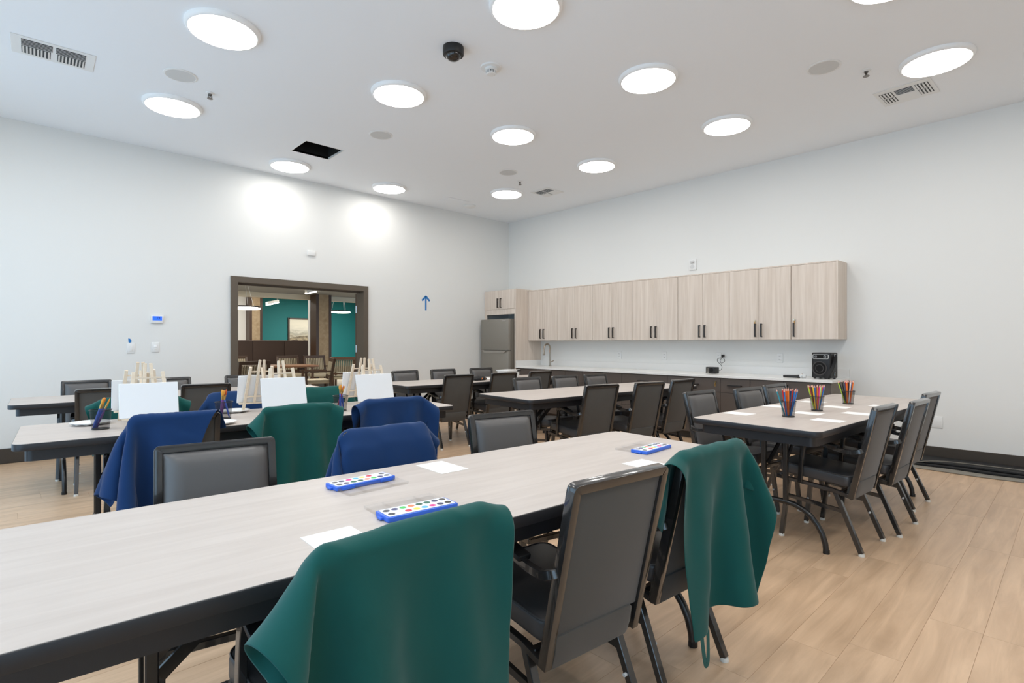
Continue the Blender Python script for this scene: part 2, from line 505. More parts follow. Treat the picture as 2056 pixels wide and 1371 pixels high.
def vent(x, y, rz, lx, ly, label, banks):
    """ceiling register: plate, dark slots and louvre blades"""
    t = thing('ceiling_vent', label, 'vent', (x, y, H), rz, 'ceiling air vents')
    MB().span((-lx / 2, -ly / 2, -.006), (lx / 2, ly / 2, 0)).build('plate', M_white, t, bevel=.003, seg=1)
    for (x0, x1, y0, y1, n, along) in banks:
        MB().span((x0, y0, -.0075), (x1, y1, -.006)).build('slot', M_slot, t, smooth=False)
        for i in range(n):
            q = MB()
            if along == 'x':
                yy = y0 + (y1 - y0) * (i + .5) / n
                q.box(((x0 + x1) / 2, yy, -.010), (x1 - x0, (y1 - y0) / n * .42, .0025), Matrix.Rotation(R(-25), 3, 'X'))
            else:
                xx = x0 + (x1 - x0) * (i + .5) / n
                q.box((xx, (y0 + y1) / 2, -.010), ((x1 - x0) / n * .5, y1 - y0, .0025), Matrix.Rotation(R(25), 3, 'Y'))
            q.build('louvre', M_white, t, smooth=False)
vent(.29, 5.50, R(178), .50, .33, 'white slotted air vent at the far upper left of the ceiling',
     [(-.19, -.01, .015, .125, 5, 'x'), (.01, .19, .015, .125, 5, 'x'), (-.19, -.02, -.125, .010, 8, 'y'), (.02, .19, -.125, .010, 8, 'y')])
vent(5.92, 1.08, R(88), .42, .40, 'white air vent under the large right hand ceiling light',
     [(-.18, -.085, .01, .13, 4, 'y'), (-.18, -.085, -.13, -.01, 4, 'y'), (-.065, .065, .01, .13, 5, 'x'), (.085, .18, .01, .13, 4, 'y'), (.085, .18, -.13, -.01, 4, 'y')])
vent(5.92, 5.49, R(88), .36, .36, 'small white air vent on the ceiling above the fridge corner',
     [(-.14, -.01, .0, .13, 5, 'x'), (.01, .14, .0, .13, 5, 'x'), (.01, .14, -.13, -.01, 4, 'y')])

# ------------------------------------------------------------------ wall devices
def on_left(x, z): return (x, YD, z)
t = thing('thermostat', 'white wall thermostat with a lit blue screen', 'thermostat', (1.305, YD, 1.483))
MB().span((-.062, -.024, -.045), (.062, 0, .045)).build('case', M_white, t, bevel=.006)
MB().span((-.047, -.0255, -.012), (.047, -.0235, .036)).build('screen', M_screen, t, smooth=False)
def text(s, size, m, parent, loc, rot, name='lettering', align='CENTER', depth=.0004):
    c = bpy.data.curves.new(name, 'FONT'); c.body = s; c.size = size; c.align_x = align; c.align_y = 'CENTER'; c.extrude = depth
    o = bpy.data.objects.new(name, c); COL.objects.link(o)
    c.materials.append(m)
    bpy.context.view_layer.update()
    me = bpy.data.meshes.new_from_object(o.evaluated_get(bpy.context.evaluated_depsgraph_get()))
    bpy.data.objects.remove(o)
    o = bpy.data.objects.new(name, me); COL.objects.link(o)
    o.location = loc; o.rotation_euler = rot; o.parent = parent
    return o
text('74', .034, M_ink, t, (.012, -.0262, .017), (R(90), 0, 0), 'digits')
def switch(x, z, label, kind):
    t = thing('light_switch', label, 'switch', (x, YD, z))
    MB().span((-.037, -.008, -.058), (.037, 0, .058)).build('cover_plate', M_white, t, bevel=.003)
    if kind == 0:
        MB().span((-.017, -.012, -.034), (.017, -.007, .034)).build('rocker', M_white, t, bevel=.002)
    else:
        MB().span((-.015, -.012, -.005), (.015, -.007, .026)).build('sensor_window', mat('sensor_white', rgb(255, 255, 255), .2), t, bevel=.002)
        MB().span((-.012, -.011, -.026), (.012, -.007, -.010)).build('button', M_white, t, bevel=.002)
switch(1.053, 1.150, 'white rocker light switch with blue tape stuck above it', 0)
switch(1.29, 1.157, 'white wall switch with a bright square window, under the thermostat', 1)
tp = MB().prism([(-.016, .028), (.002, .024), (.014, .004), (.012, -.018), (-.006, -.022), (-.014, -.012)], 0, .001)
o = tp.build('tape_piece', M_tape); o.rotation_euler = (R(90), 0, 0); o.location = (1.046, YD - .0005, 1.232)
tag(o, 'small torn piece of blue tape stuck above a light switch', 'tape')
t = thing('tape_arrow', 'blue tape arrow pointing up on the door wall', 'tape arrow', (5.058, YD, 1.86))
MB().span((-.015, -.0015, -.115), (.015, -.0005, .10)).build('shaft', M_tape, t, smooth=False)
for s in (-1, 1):
    MB().box((s * .036, -.002, .080), (.11, .001, .032), Matrix.Rotation(R(s * 45), 3, 'Y')).build('arrow_head', M_tape, t, smooth=False)
o = MB().span((-.055, -.02, -.035), (.055, 0, .035)).build('wall_sensor', M_white, bevel=.005); o.location = (3.135, YD, 2.465)
tag(o, 'small white box fixed high on the wall above the doorway', 'sensor')
t = thing('strobe_alarm', 'white fire alarm strobe on the wall above the cabinets', 'alarm', (XR, 3.68, 2.29))
MB().span((-.02, -.055, -.075), (0, .055, .075)).build('plate', M_white, t, bevel=.004)
MB().span((-.045, -.028, .02), (-.018, .028, .055)).build('flash_lens', M_grille, t, bevel=.006)
MB().lathe([(.03, -.022), (.03, -.018)], (0, 0, -.03), 20, axis='x').build('horn', M_grille, t)
def outlet(x, y, z, label, n=2, w=.072, blank=False):
    t = thing('wall_outlet', label, 'outlet', (x, y, z))
    MB().span((-.007, -w / 2, -.058), (0, w / 2, .058)).build('cover_plate', M_white, t, bevel=.003)
    if not blank:
        for s in (-1, 1):
            MB().span((-.009, -.017, s * .021 - .014), (-.006, .017, s * .021 + .014)).build('socket', M_white, t, bevel=.002)
            MB().span((-.0095, -.008, s * .021 - .004), (-.0085, -.005, s * .021 + .006)).span((-.0095, .005, s * .021 - .004), (-.0085, .008, s * .021 + .006)).build('slots', M_slot, t, smooth=False)
outlet(XR, 2.535, 1.022, 'white double outlet on the wall between the black pencil sharpener and black speaker')
outlet(XR, 3.314, 1.022, 'white double outlet above the pencil sharpener with a plug in it')
outlet(XR, 4.12, 1.02, 'white double outlet on the wall right of the faucet, third from the right')
outlet(XR, 4.90, 1.02, 'white double outlet on the wall nearest the faucet')
outlet(XR, 1.02, .40, 'white blank wall plate low on the right wall by the pencil table', w=.12, blank=True)

# ------------------------------------------------------------------ kitchen run on the cabinet wall
XF = 6.598; XBF = 6.308
def pull(p, parent, vertical=True, ln=.16):
    """square black bar pull, p = centre on the door face (facing -x)"""
    b = MB(); x, y, z = p; h = ln / 2
    if vertical:
        b.span((x - .036, y - .008, z - h), (x - .022, y + .008, z + h))
        for s in (-1, 1): b.span((x - .026, y - .005, z + s * (h - .006) - .005), (x, y + .005, z + s * (h - .006) + .005))
    else:
        b.span((x - .036, y - h, z - .008), (x - .022, y + h, z + .008))
        for s in (-1, 1): b.span((x - .026, y + s * (h - .006) - .005, z - .005), (x, y + s * (h - .006) + .005, z + .005))
    return b.build('handle', M_handle, parent, smooth=False)
def lock(p, parent):
    b = MB().lathe([(.011, -.010), (.011, 0)], p, 16, axis='x')
    o = b.build('lock', M_chrome, parent)
    k = MB().span((p[0] - .020, p[1] - .0015, p[2] - .012), (p[0] - .008, p[1] + .0015, p[2] + .010)).lathe([(.013, -.0015), (.013, .0015)], (p[0] - .022, p[1] - .002, p[2] - .028), 14, axis='y').tube([(p[0] - .02, p[1], p[2] - .012), (p[0] - .022, p[1] - .002, p[2] - .055)], .006)
    k.build('key', M_brass, parent)
UZ0, UZ1 = 1.25, 2.112
seams = [6.566, 5.881, 5.164, 4.451, 3.725, 3.02, 2.294, 1.813]
ulab = ['pale oak wall cabinet next to the fridge tower, above the faucet', 'pale oak wall cabinet, second from the fridge tower', 'pale oak wall cabinet, third from the fridge tower',
        'pale oak wall cabinet, fourth from the fridge tower, below the alarm strobe', 'pale oak wall cabinet above the black pencil sharpener', 'pale oak wall cabinet with a brass key hanging in its lock',
        'pale oak wall cabinet at the right end, single wide door with a lock']
for i in range(7):
    y1, y0 = seams[i], seams[i + 1]
    t = thing('wall_cabinet', ulab[i], 'cabinet', (XR, (y0 + y1) / 2, 0), 0, 'pale oak wall cabinets')
    w = (y1 - y0) / 2 - .0005; D = XR - XF
    e = .016 if i == 6 else 0
    MB().span((-D + .019, -w, UZ0), (-.001, w, UZ1)).build('carcass', M_cab, t, smooth=False)
    MB().span((-D, -w + e, UZ1 - .014), (-D + .0188, w, UZ1)).build('top_rail', M_cab, t, smooth=False)
    if e: MB().span((-D - .001, -w, UZ0), (-D + .0188, -w + e, UZ1)).build('end_panel', M_cab, t, smooth=False)
    g = .0025
    spans = [(g / 2 - .0 , w - g, 'l'), (-w + g, -g / 2, 'r')] if i < 6 else [(-w + e + .001, w - g, 's')]
    for a, b, k in spans:
        dm = MB().span((-D, -(b - a) / 2, UZ0), (-D + .018, (b - a) / 2, UZ1 - .0165)).build('door', M_cab, t, bevel=.001, seg=1)
        dm.location = (0, (a + b) / 2, 0)
        hw = (b - a) / 2
        hy_ = -hw + .035 if k == 'l' else hw - .035
        pull((-D, hy_, 1.36), dm)
        if (i == 5 and k == 'l') or i == 6: lock((-D, hy_ + (.004 if i == 5 else -.004), 1.475), dm)
# fridge tower
t = thing('fridge_cabinet', 'tall pale oak fridge surround with a two door top cabinet', 'cabinet', (XR, 6.96, 0))
D = XR - XBF; oy = -6.96
MB().span((-D, 6.57 + oy, 0), (-.001, 6.606 + oy, 2.13)).build('side_panel', M_cab, t, smooth=False)
MB().span((-D + .02, 6.606 + oy, 1.80), (-.001, 7.345 + oy, 2.13)).build('carcass', M_cab, t, smooth=False)
MB().span((-D + .004, 6.606 + oy, 1.703), (-D + .024, 7.345 + oy, 1.795)).build('valance', M_cab, t, smooth=False)
MB().span((-D + .02, 7.345 + oy, 0), (-D + .04, 7.405 + oy, 2.13)).build('filler', M_cab, t, smooth=False)
for a, b, k in ((6.608, 6.975, 'r'), (6.978, 7.345, 'l')):
    dm = MB().span((-D, -(b - a) / 2, 1.797), (-D + .018, (b - a) / 2, 2.126)).build('door', M_cab, t, bevel=.001, seg=1)
    dm.location = (0, (a + b) / 2 + oy, 0); hw = (b - a) / 2
    pull((-D, hw - .035 if k == 'r' else -hw + .035, 1.905), dm, True, .16)
# fridge
t = thing('refrigerator', 'stainless top freezer refrigerator in the far corner', 'refrigerator', (6.18, 6.975, 0))
w = .355
MB().span((.062, -w, .03), (.72, w, 1.62)).build('body', M_steelside, t, bevel=.004)
f1 = MB().span((0, -w, 1.082), (.058, w, 1.62)).build('freezer_door', M_steel, t, bevel=.006)
MB().span((-.004, -w + .06, 1.575), (0, -w + .16, 1.597)).build('badge', M_chrome, f1, smooth=False)
f2 = MB().span((0, -w, .08), (.058, w, 1.072)).build('fridge_door', M_steel, t, bevel=.006)
h = MB(); 
h.add([(-.002, .30, 1.078), (-.002, -.33, 1.078), (-.026, -.33, 1.078), (-.026, .30, 1.078), (-.002, .27, 1.035), (-.002, -.24, 1.035), (-.008, -.24, 1.035), (-.008, .27, 1.035)],
      [(0, 1, 2, 3), (7, 6, 5, 4), (3, 2, 6, 7), (0, 3, 7, 4), (1, 5, 6, 2)])
h.build('recessed_handle', M_chrome, f2, smooth=False)
MB().span((.03, -w + .02, 0), (.70, w - .02, .05)).build('toe_grille', M_blackpl, t, smooth=False)

# counter and base cabinets
CZ0, CZ1 = .787, .815
t = thing('countertop', 'long white quartz countertop with a low backsplash', 'countertop', (XR, 4.17, 0))
MB().span((6.288 - XR, 1.779 - 4.17, CZ0), (-.001, 6.568 - 4.17, CZ1)).build('slab', M_counter, t, bevel=.002, seg=1)
MB().span((-.020, 1.785 - 4.17, CZ1), (-.001, 6.568 - 4.17, .912)).build('backsplash', M_counter, t, smooth=False)
MB().span((6.300 - XR, 6.552 - 4.17, CZ1), (-.022, 6.568 - 4.17, .912)).build('side_splash', M_counter, t, smooth=False)
bl = [((6.568, 5.474), 'sink', 'dark brown sink base cabinet beside the fridge tower'), ((5.474, 5.138), 'drawers', 'narrow dark brown drawer cabinet next to the sink base'),
      ((5.138, 4.428), 'drawers', 'wide dark brown drawer cabinet, first after the narrow one by the sink'), ((4.428, 3.711), 'drawers', 'wide dark brown drawer cabinet in the middle of the counter run'),
      ((3.711, 2.994), 'keyed', 'wide dark brown drawer cabinet with keys hanging in its locks'), ((2.994, 2.271), 'double', 'dark brown base cabinet with two small drawers over doors'),
      ((2.271, 1.798), 'door', 'dark brown single door base cabinet at the right end of counter')]
for (y1, y0), kind, lb in bl:
    yc = (y0 + y1) / 2; w = (y1 - y0) / 2
    t = thing('base_cabinet', lb, 'cabinet', (XR, yc, 0), 0, 'dark base cabinets under the counter')
    D = XR - XBF
    MB().span((-D + .02, -w + .0005, .09), (-.021, w - .0005, CZ0 - .001)).build('carcass', M_cabdark, t, smooth=False)
    MB().span((-D + .075, -w, 0), (-D + .095, w, .09)).build('toe_kick', M_base, t, smooth=False)
    if kind == 'door': MB().span((-D - .002, -w - .014, 0), (-.021, -w - .0005, CZ0 - .001)).build('end_panel', M_cabside, t, smooth=False)
    def front(nm, ya, yb, za, zb, hp=None, hv=False, lk=None):
        o = MB().span((-D, ya + .0015, za + .0015), (-D + .018, yb - .0015, zb - .0015)).build(nm, M_cabdark, t, bevel=.001, seg=1)
        if hp: pull((-D, hp[0], hp[1]), o, hv, .165)
        if lk: lock((-D, lk[0], lk[1]), o)
    if kind == 'sink':
        front('false_front', -w, w, .61, CZ0 - .006)
        front('door', -w, 0, .09, .61, (-.04, .50), True); front('door', 0, w, .09, .61, (.04, .50), True)
    elif kind in ('drawers', 'keyed'):
        k = kind == 'keyed'
        front('drawer', -w, w, .61, CZ0 - .006, (0, .695), False, (-w + .06, .735) if k else None)
        front('drawer', -w, w, .35, .61, (0, .48), False, (-w + .06, .53) if k else None)
        front('drawer', -w, w, .09, .35, (0, .255))
    elif kind == 'double':
        m_ = 2.64 - yc
        front('drawer', m_, w, .61, CZ0 - .006, (m_ + (w - m_) / 2, .70)); front('drawer', -w, m_, .61, CZ0 - .006)
        front('door', m_, w, .09, .61, (m_ + .04, .50), True); front('door', -w, m_, .09, .61, (m_ - .04, .50), True)
    else:
        front('door', -w, w, .09, CZ0 - .006, (w - .04, .66), True)
# faucet
t = thing('faucet', 'brushed nickel gooseneck faucet on the counter by the fridge tower', 'faucet', (6.76, 6.2, CZ1))
MB().lathe([(.028, 0), (.028, .006), (.022, .012)], n=24).build('base_ring', M_nickel, t)
sp = [(0, 0, .008), (0, 0, .12), (0, 0, .27)] + [(-.075 + .075 * math.cos(R(a)), 0, .30 + .075 * math.sin(R(a))) for a in range(0, 181, 20)] + [(-.153, 0, .27)]
MB().tube(sp, .026, n=14, up=(0, 1, 0)).build('spout', M_nickel, t, angle=60)
MB().lathe([(.013, .275), (.017, .24), (.021, .19), (.019, .185)], (-.154, 0, 0), 16).build('spray_head', M_nickel, t)
MB().tube([(0, -.02, .075), (0, -.05, .08), (0, -.085, .10)], .022, .016, n=10).build('lever', M_nickel, t)
MB().span((-.19, -.001, .235), (-.15, .001, .285)).build('tag', M_tag, t, smooth=False).rotation_euler = (0, 0, R(40))
# pencil sharpener with cord
t = thing('pencil_sharpener', 'small black electric box with a curly cord on the counter', 'pencil sharpener', (6.62, 3.25, CZ1), R(-8))
MB().prism(rrect(.10, .135, .012), .004, .085).build('housing', M_blackpl, t, bevel=.006)
MB().lathe([(.024, -.004), (.024, 0)], (-.0505, -.02, .05), 20, axis='x').build('pencil_port', M_black, t)
MB().span((-.0525, .012, .01), (-.050, .05, .075)).build('front_plate', M_chrome, t, smooth=False)
cp = [(.05, -.03, .03), (.10, -.06, .05), (.14, -.04, .10), (.13, .01, .15), (.12, .0, .19), (.14, -.06, .20), (.16, -.07, .16), (.18, -.01, .13), (.20, .02, .17), (.24, .0, .215), (.285, .03, .222)]
def smooth_path(P, n=6):
    P = [Vector(p) for p in P]; out = []
    for i in range(len(P) - 1):
        a = P[max(0, i - 1)]; b = P[i]; c = P[i + 1]; d = P[min(len(P) - 1, i + 2)]
        for k in range(n):
            s = k / n
            out.append(0.5 * ((2 * b) + (c - a) * s + (2 * a - 5 * b + 4 * c - d) * s * s + (3 * b - a - 3 * c + d) * s ** 3))
    out.append(P[-1]); return out
MB().tube(smooth_path(cp), .006, n=8).build('cord', M_cable, t)
MB().span((.265, .012, .205), (.290, .048, .24)).build('plug', M_blackpl, t, bevel=.004)
# speaker
t = thing('portable_speaker', 'black portable loudspeaker at the right end of the white counter', 'speaker', (6.60, 1.945, CZ1), R(-10))
MB().prism(rrect(.17, .205, .02), .010, .288).build('cabinet', M_blackpl, t, bevel=.012, seg=3)
for sx in (-1, 1):
    for sy in (-1, 1): MB().lathe([(.012, 0), (.012, .012)], (sx * .06, sy * .075, 0), 12).build('foot', M_pad, t)
b = MB().lathe([(.078, -.001), (.078, -.006), (.070, -.006), (.066, .001)], (-.086, .01, .115), 36, caps=False, axis='x')
b.lathe([(.044, .0), (.044, -.005), (.038, -.005)], (-.086, .01, .115), 30, caps=False, axis='x')
b.build('woofer_ring', mat('dark_ring', rgb(70, 66, 64), .35), t)
MB().lathe([(.002, -.003), (.036, -.001), (.066, .0)], (-.086, .01, .115), 36, caps=False, axis='x').build('woofer_cone', M_black, t)
fr = MB().tube([(-.087, y_, z_) for y_, z_ in rrect(.165, .046, .01, 4, 0, .243)], .004, n=4, closed=True, up=(1, 0, 0)).build('control_panel', M_grille, t)
MB().span((-.0880, -.03, .228), (-.0862, .035, .258)).build('display', M_black, t, smooth=False)
for yy, rr in ((.068, .010), (.045, .011), (-.05, .015)):
    MB().lathe([(rr, -.010), (rr, 0)], (-.086, yy, .243), 20, axis='x').build('knob', M_chrome, t)
    MB().lathe([(rr * .65, -.0115), (rr * .65, -.009)], (-.086, yy, .243), 18, axis='x').build('knob_cap', M_blackpl, t)
st = [(.0, -.107, .262), (-.03, -.118, .20), (-.075, -.112, .12), (-.100, -.085, .05), (-.098, -.045, .012)]
MB().tube(smooth_path(st), .008, .045, n=4, up=(0, -1, .3)).build('strap', M_rug, t)
MB().span((-.012, -.112, .245), (.02, -.104, .272)).build('strap_clip', M_chrome, t, bevel=.003)
MB().span((-.004, -.110, .03), (.008, -.104, .075)).build('strap_clip', M_chrome, t, bevel=.003)
# microphone
t = thing('microphone', 'black handheld microphone with a silver head lying on the counter', 'microphone', (6.48, 2.22, CZ1 + .017), R(12))
MB().lathe([(.011, .11), (.0135, .10), (.016, -.02), (.019, -.055), (.019, -.06)], n=20, axis='y').build('handle', M_blackpl, t)
MB().lathe([(.019, -.056), (.024, -.066), (.0275, -.085), (.026, -.104), (.018, -.118), (.006, -.122)], (0, 0, .006), 22, axis='y').build('grille_head', M_grille, t)
MB().lathe([(.0285, -.078), (.0285, -.086)], (0, 0, .006), 22, axis='y').build('head_band', M_chrome, t)

# ------------------------------------------------------------------ dining room beyond the doorway
YW = 21.6
def st(name, p, q, m): return struct(MB().span(p, q).build(name, m, smooth=False))
st('trim_1', (1.0, YD + WT, -.06), (14.5, YW + .1, 0), M_carpet)
st('wall_far', (1.0, YW, 0), (14.5, YW + .15, 3.1), M_teal)
st('wall_dining_left', (.9, YD + WT, 0), (1.0, YW, 3.1), M_wall)
st('wall_dining_right', (11.15, 19.5, 0), (11.3, YW, 3.1), M_teal)
st('wall_end', (14.5, YD + WT, 0), (14.6, YW, 3.1), M_wall)
st('baseboard_far', (1.0, YW - .02, 0), (14.5, YW, .22), M_base)
st('ceiling_dining', (.9, YD + WT, 2.47), (14.6, 14.0, 2.50), M_grey)
st('trim_2', (.9, 14.0, 2.35), (14.6, 14.2, 2.5), M_cream)
st('ceiling_far', (.9, 14.2, 3.0), (14.6, YW + .1, 3.05), M_cream)
def at(u, v, y):
    s = (u - 1028) / 1080.0
    kx = .6870 + .7266 * s; ky = .7266 - .6870 * s
    d = y / ky
    return (d * kx, y, CAM_Z - d * (v - 688.5) / 1080)
def pil(u0, u1, y, lb):
    a = at(u0, 700, y)[0]; b = at(u1, 700, y)[0]
    t = thing('pilaster', lb, 'column', ((a + b) / 2, y, 0))
    w = (b - a) / 2
    MB().span((-w, 0, .24), (w, .35, 3.0)).build('wallcovering', M_wpaper, t, smooth=False)
    MB().span((-w - .01, -.02, 0), (w + .01, .36, .24)).build('base', M_doorframe, t, smooth=False)
    for s in (-1, 1): MB().span((s * (w + .03) - .035, -.01, .24), (s * (w + .03) + .035, .36, 3.0)).build('trim_strip', M_dwood, t, smooth=False)
pil(640, 661, 13.6, 'beige wallcovered column with dark edges in the room beyond')
pil(506, 523, 18.0, 'far beige column left of the teal wall beyond the doorway')
a = at(477, 600, 18.4); b = at(500, 600, 18.4)
st('wall_panel', (a[0] - 1, 18.4, 0), (b[0], 18.5, 3.0), M_wall)
a = at(622.5, 600, 14.6); b = at(634, 600, 14.6)
t = thing('glass_partition', 'pale upright partition post beside the beige column beyond', 'partition', ((a[0] + b[0]) / 2, 14.6, 0))
MB().span((-(b[0] - a[0]) / 2, 0, 0), ((b[0] - a[0]) / 2, .12, 2.9)).build('post', M_white, t, smooth=False)
# booth
a = at(440, 683.5, 15.2); b = at(631, 683.5, 15.2)
t = thing('booth_bench', 'long brown high backed booth bench in the room beyond', 'bench', ((a[0] + b[0]) / 2, 15.2, 0))
bw = (b[0] - a[0]) / 2
for i in range(3):
    x0 = -bw + i * 2 * bw / 3
    MB().span((x0 + .003, 0, .35), (x0 + 2 * bw / 3 - .003, .14, 1.28)).build('back_panel', M_booth, t, bevel=.02)
    MB().span((x0 + .003, -.5, .30), (x0 + 2 * bw / 3 - .003, -.003, .46)).build('seat_cushion', M_booth, t, bevel=.03)
MB().span((-bw, -.45, 0), (bw, .1, .29)).build('plinth', M_dwood, t, smooth=False)
# artwork
a = at(580.5, 690, YW - .04); b = at(632, 641, YW - .04)
t = thing('framed_picture', 'framed pale abstract landscape picture on the teal wall beyond', 'picture', ((a[0] + b[0]) / 2, YW - .03, (a[2] + b[2]) / 2))
pw, ph = (b[0] - a[0]) / 2, (b[2] - a[2]) / 2
def art_mat():
    m = bpy.data.materials.new('abstract_landscape'); m.use_nodes = True
    N = m.node_tree.nodes; L = m.node_tree.links; p = N['Principled BSDF']; p.inputs['Roughness'].default_value = .8
    tc = N.new('ShaderNodeTexCoord'); nz = N.new('ShaderNodeTexNoise'); nz.inputs['Scale'].default_value = 3; nz.inputs['Detail'].default_value = 6
    mp = N.new('ShaderNodeMapping'); mp.inputs['Scale'].default_value = (1, 1, 4)
    sx = N.new('ShaderNodeSeparateXYZ'); mr = N.new('ShaderNodeMapRange'); mr.inputs[1].default_value = -.5; mr.inputs[2].default_value = .5
    L.new(tc.outputs['Object'], mp.inputs[0]); L.new(mp.outputs[0], nz.inputs['Vector'])
    L.new(tc.outputs['Object'], sx.inputs[0]); L.new(sx.outputs[2], mr.inputs[0])
    ad = N.new('ShaderNodeMath'); ad.operation = 'MULTIPLY_ADD'; ad.inputs[1].default_value = .5; L.new(nz.outputs['Fac'], ad.inputs[0]); L.new(mr.outputs[0], ad.inputs[2])
    rp = N.new('ShaderNodeValToRGB'); e = rp.color_ramp.elements
    e[0].position = .26; e[0].color = rgb(140, 128, 104); e[1].position = 1.0; e[1].color = rgb(226, 222, 208)
    for q, c in ((.36, rgb(52, 44, 36)), (.43, rgb(170, 158, 134)), (.5, rgb(96, 86, 72)), (.56, rgb(186, 180, 164)), (.66, rgb(158, 156, 146)), (.78, rgb(206, 203, 192))):
        k = e.new(q); k.color = c
    L.new(ad.outputs[0], rp.inputs[0]); L.new(rp.outputs[0], p.inputs['Base Color'])
    return m
MB().span((-pw, -.01, -ph), (pw, .02, ph)).build('canvas', art_mat(), t, smooth=False)
f_ = MB()
for s in (-1, 1): f_.span((s * pw - .03, -.025, -ph - .03), (s * pw + .03, .025, ph + .03)); f_.span((-pw, -.025, s * ph - .03), (pw, .025, s * ph + .03))
f_.build('frame', M_dwood, t, smooth=False)
# pendants
def ring_lamp(u, v, y, rad, lb):
    c = at(u, v, y)
    t = thing('ring_pendant', lb, 'pendant light', c)
    MB().tube([(rad * math.cos(2 * PI * i / 48), rad * math.sin(2 * PI * i / 48), 0) for i in range(48)], .05, .035, closed=True).build('ring', M_handle, t)
    MB().tube([(rad * math.cos(2 * PI * i / 48), rad * math.sin(2 * PI * i / 48), -.03) for i in range(48)], .055, .03, closed=True).build('glow_ring', M_glow, t)
    top = (2.47 if y < 14 else 3.0) - c[2]
    for i in range(3):
        a = 2 * PI * i / 3 + .5
        MB().tube([(rad * math.cos(a), rad * math.sin(a), 0), (.1 * math.cos(a), .1 * math.sin(a), top)], .006).build('cable', M_grille, t)
ring_lamp(490, 616, 12.2, .29, 'glowing ring pendant at the left of the doorway view')
ring_lamp(684, 625, 16.0, .27, 'glowing ring pendant seen right of the beige column')
def bar_lamp(u0, v0, u1, v1, y0, y1, lb):
    a = Vector(at(u0, v0, y0)); b = Vector(at(u1, v1, y1)); c = (a + b) / 2
    t = thing('bar_pendant', lb, 'pendant light', c)
    a -= c; b -= c
    MB().tube([a, b], .06, .07).build('housing', M_white, t)
    dz = Vector((0, 0, -.05)); MB().tube([a + dz, b + dz], .05, .03).build('glow_strip', M_glow, t)
    MB().tube([b * .8, b * .8 + Vector((0, 0, (2.47 if y1 < 14 else 3.0) - c.z))], .008).build('cable', M_grille, t)
bar_lamp(536, 609, 559, 604, 17.0, 17.6, 'glowing bar pendant in front of the teal wall')
bar_lamp(615, 585, 634, 581, 12.4, 12.9, 'glowing bar pendant near the top of the doorway')
for k, (u0, u1) in enumerate(((497, 533), (592, 612), (685, 722))):
    a = at(u0, 580, 11.9); b = at(u1, 580, 11.9)
    t = thing('ceiling_grille', ['dark ceiling grille at the left of the doorway view', 'dark ceiling grille in the middle of the doorway view', 'dark ceiling grille at the right of the doorway view'][k], 'vent', ((a[0] + b[0]) / 2, 11.6, 2.47))
    w = (b[0] - a[0]) / 2
    MB().span((-w, -.35, -.012), (w, .35, 0)).build('backing', M_black, t, smooth=False)
    for i in range(8): MB().span((-w, -.33 + i * .09, -.02), (w, -.30 + i * .09, -.012)).build('slat', M_slot, t, smooth=False)
# dining chairs and table
def dining_chair(x, y, rz, lb):
    t = thing('dining_chair', lb, 'chair', (x, y, 0), rz, 'brown dining chairs beyond the doorway')
    for sx in (-1, 1):
        MB().tube([(sx * .24, -.24, 0), (sx * .24, -.22, .45), (sx * .24, -.30, .88)], .045).build('rear_leg', M_dwood, t)
        MB().tube([(sx * .25, .24, 0), (sx * .25, .24, .64)], .045).build('front_leg', M_dwood, t)
        MB().tube([(sx * .25, -.25, .64), (sx * .25, .27, .645)], .05, .03).build('arm', M_dwood, t)
    MB().tube([(-.26, -.30, .87), (.26, -.30, .87)], .05, .06).build('top_rail', M_dwood, t)
    MB().tube([(-.23, -.235, .53), (.23, -.235, .53)], .03, .04).build('lower_rail', M_dwood, t)
    q = MB()
    for i in range(11):
        x_ = -.2 + i * .04
        q.tube([(x_, -.235, .56), (x_, -.285, .83)], .036, .05, n=6)
    q.build('striped_back', M_stripe, t, angle=60)
    MB().span((-.23, -.22, .40), (.23, .26, .48)).build('seat', M_stripe, t, bevel=.025)
for (u, y, rz, lb) in ((497, 9.9, 5, 'brown dining chair at the left of the doorway, striped back'), (478, 13.4, 175, 'brown dining chair partly cut by the left door jamb'),
                       (586, 13.0, 178, 'brown dining chair behind the brown table, middle of the doorway'), (641, 12.7, 178, 'brown dining chair behind the table, against the beige column'),
                       (637, 10.6, 75, 'brown dining chair turned sideways at the right table end'), (694, 11.4, -35, 'brown dining chair alone in the right part of the doorway')):
    dining_chair(at(u, 700, y)[0], y, R(rz), lb)
a = at(560, 730, 11.6)
t = thing('dining_table', 'brown wooden dining table in the room beyond the doorway', 'table', (a[0] - .1, 11.6, 0))
MB().span((-.78, -.45, .70), (.78, .45, .74)).build('tabletop', M_twood, t, bevel=.006)
MB().span((-.06, -.06, .03), (.06, .06, .70)).build('column', M_dwood, t)
MB().span((-.4, -.3, 0), (.4, .3, .03)).build('foot_plate', M_dwood, t, bevel=.01)
for (x, y, p) in ((5.0, 10.5, 80), (8.8, 19.0, 120), (10.4, 17.5, 90), (3.0, 13.2, 50), (5.0, 16.4, 60)):
    area_light('dining_fill', (x, y, 2.42 if y < 14 else 2.95), (0, 0, 0), 1.2, 1.2, p, (1, .94, .84))  # unseen fill lights without fixtures, added to brighten the dining room

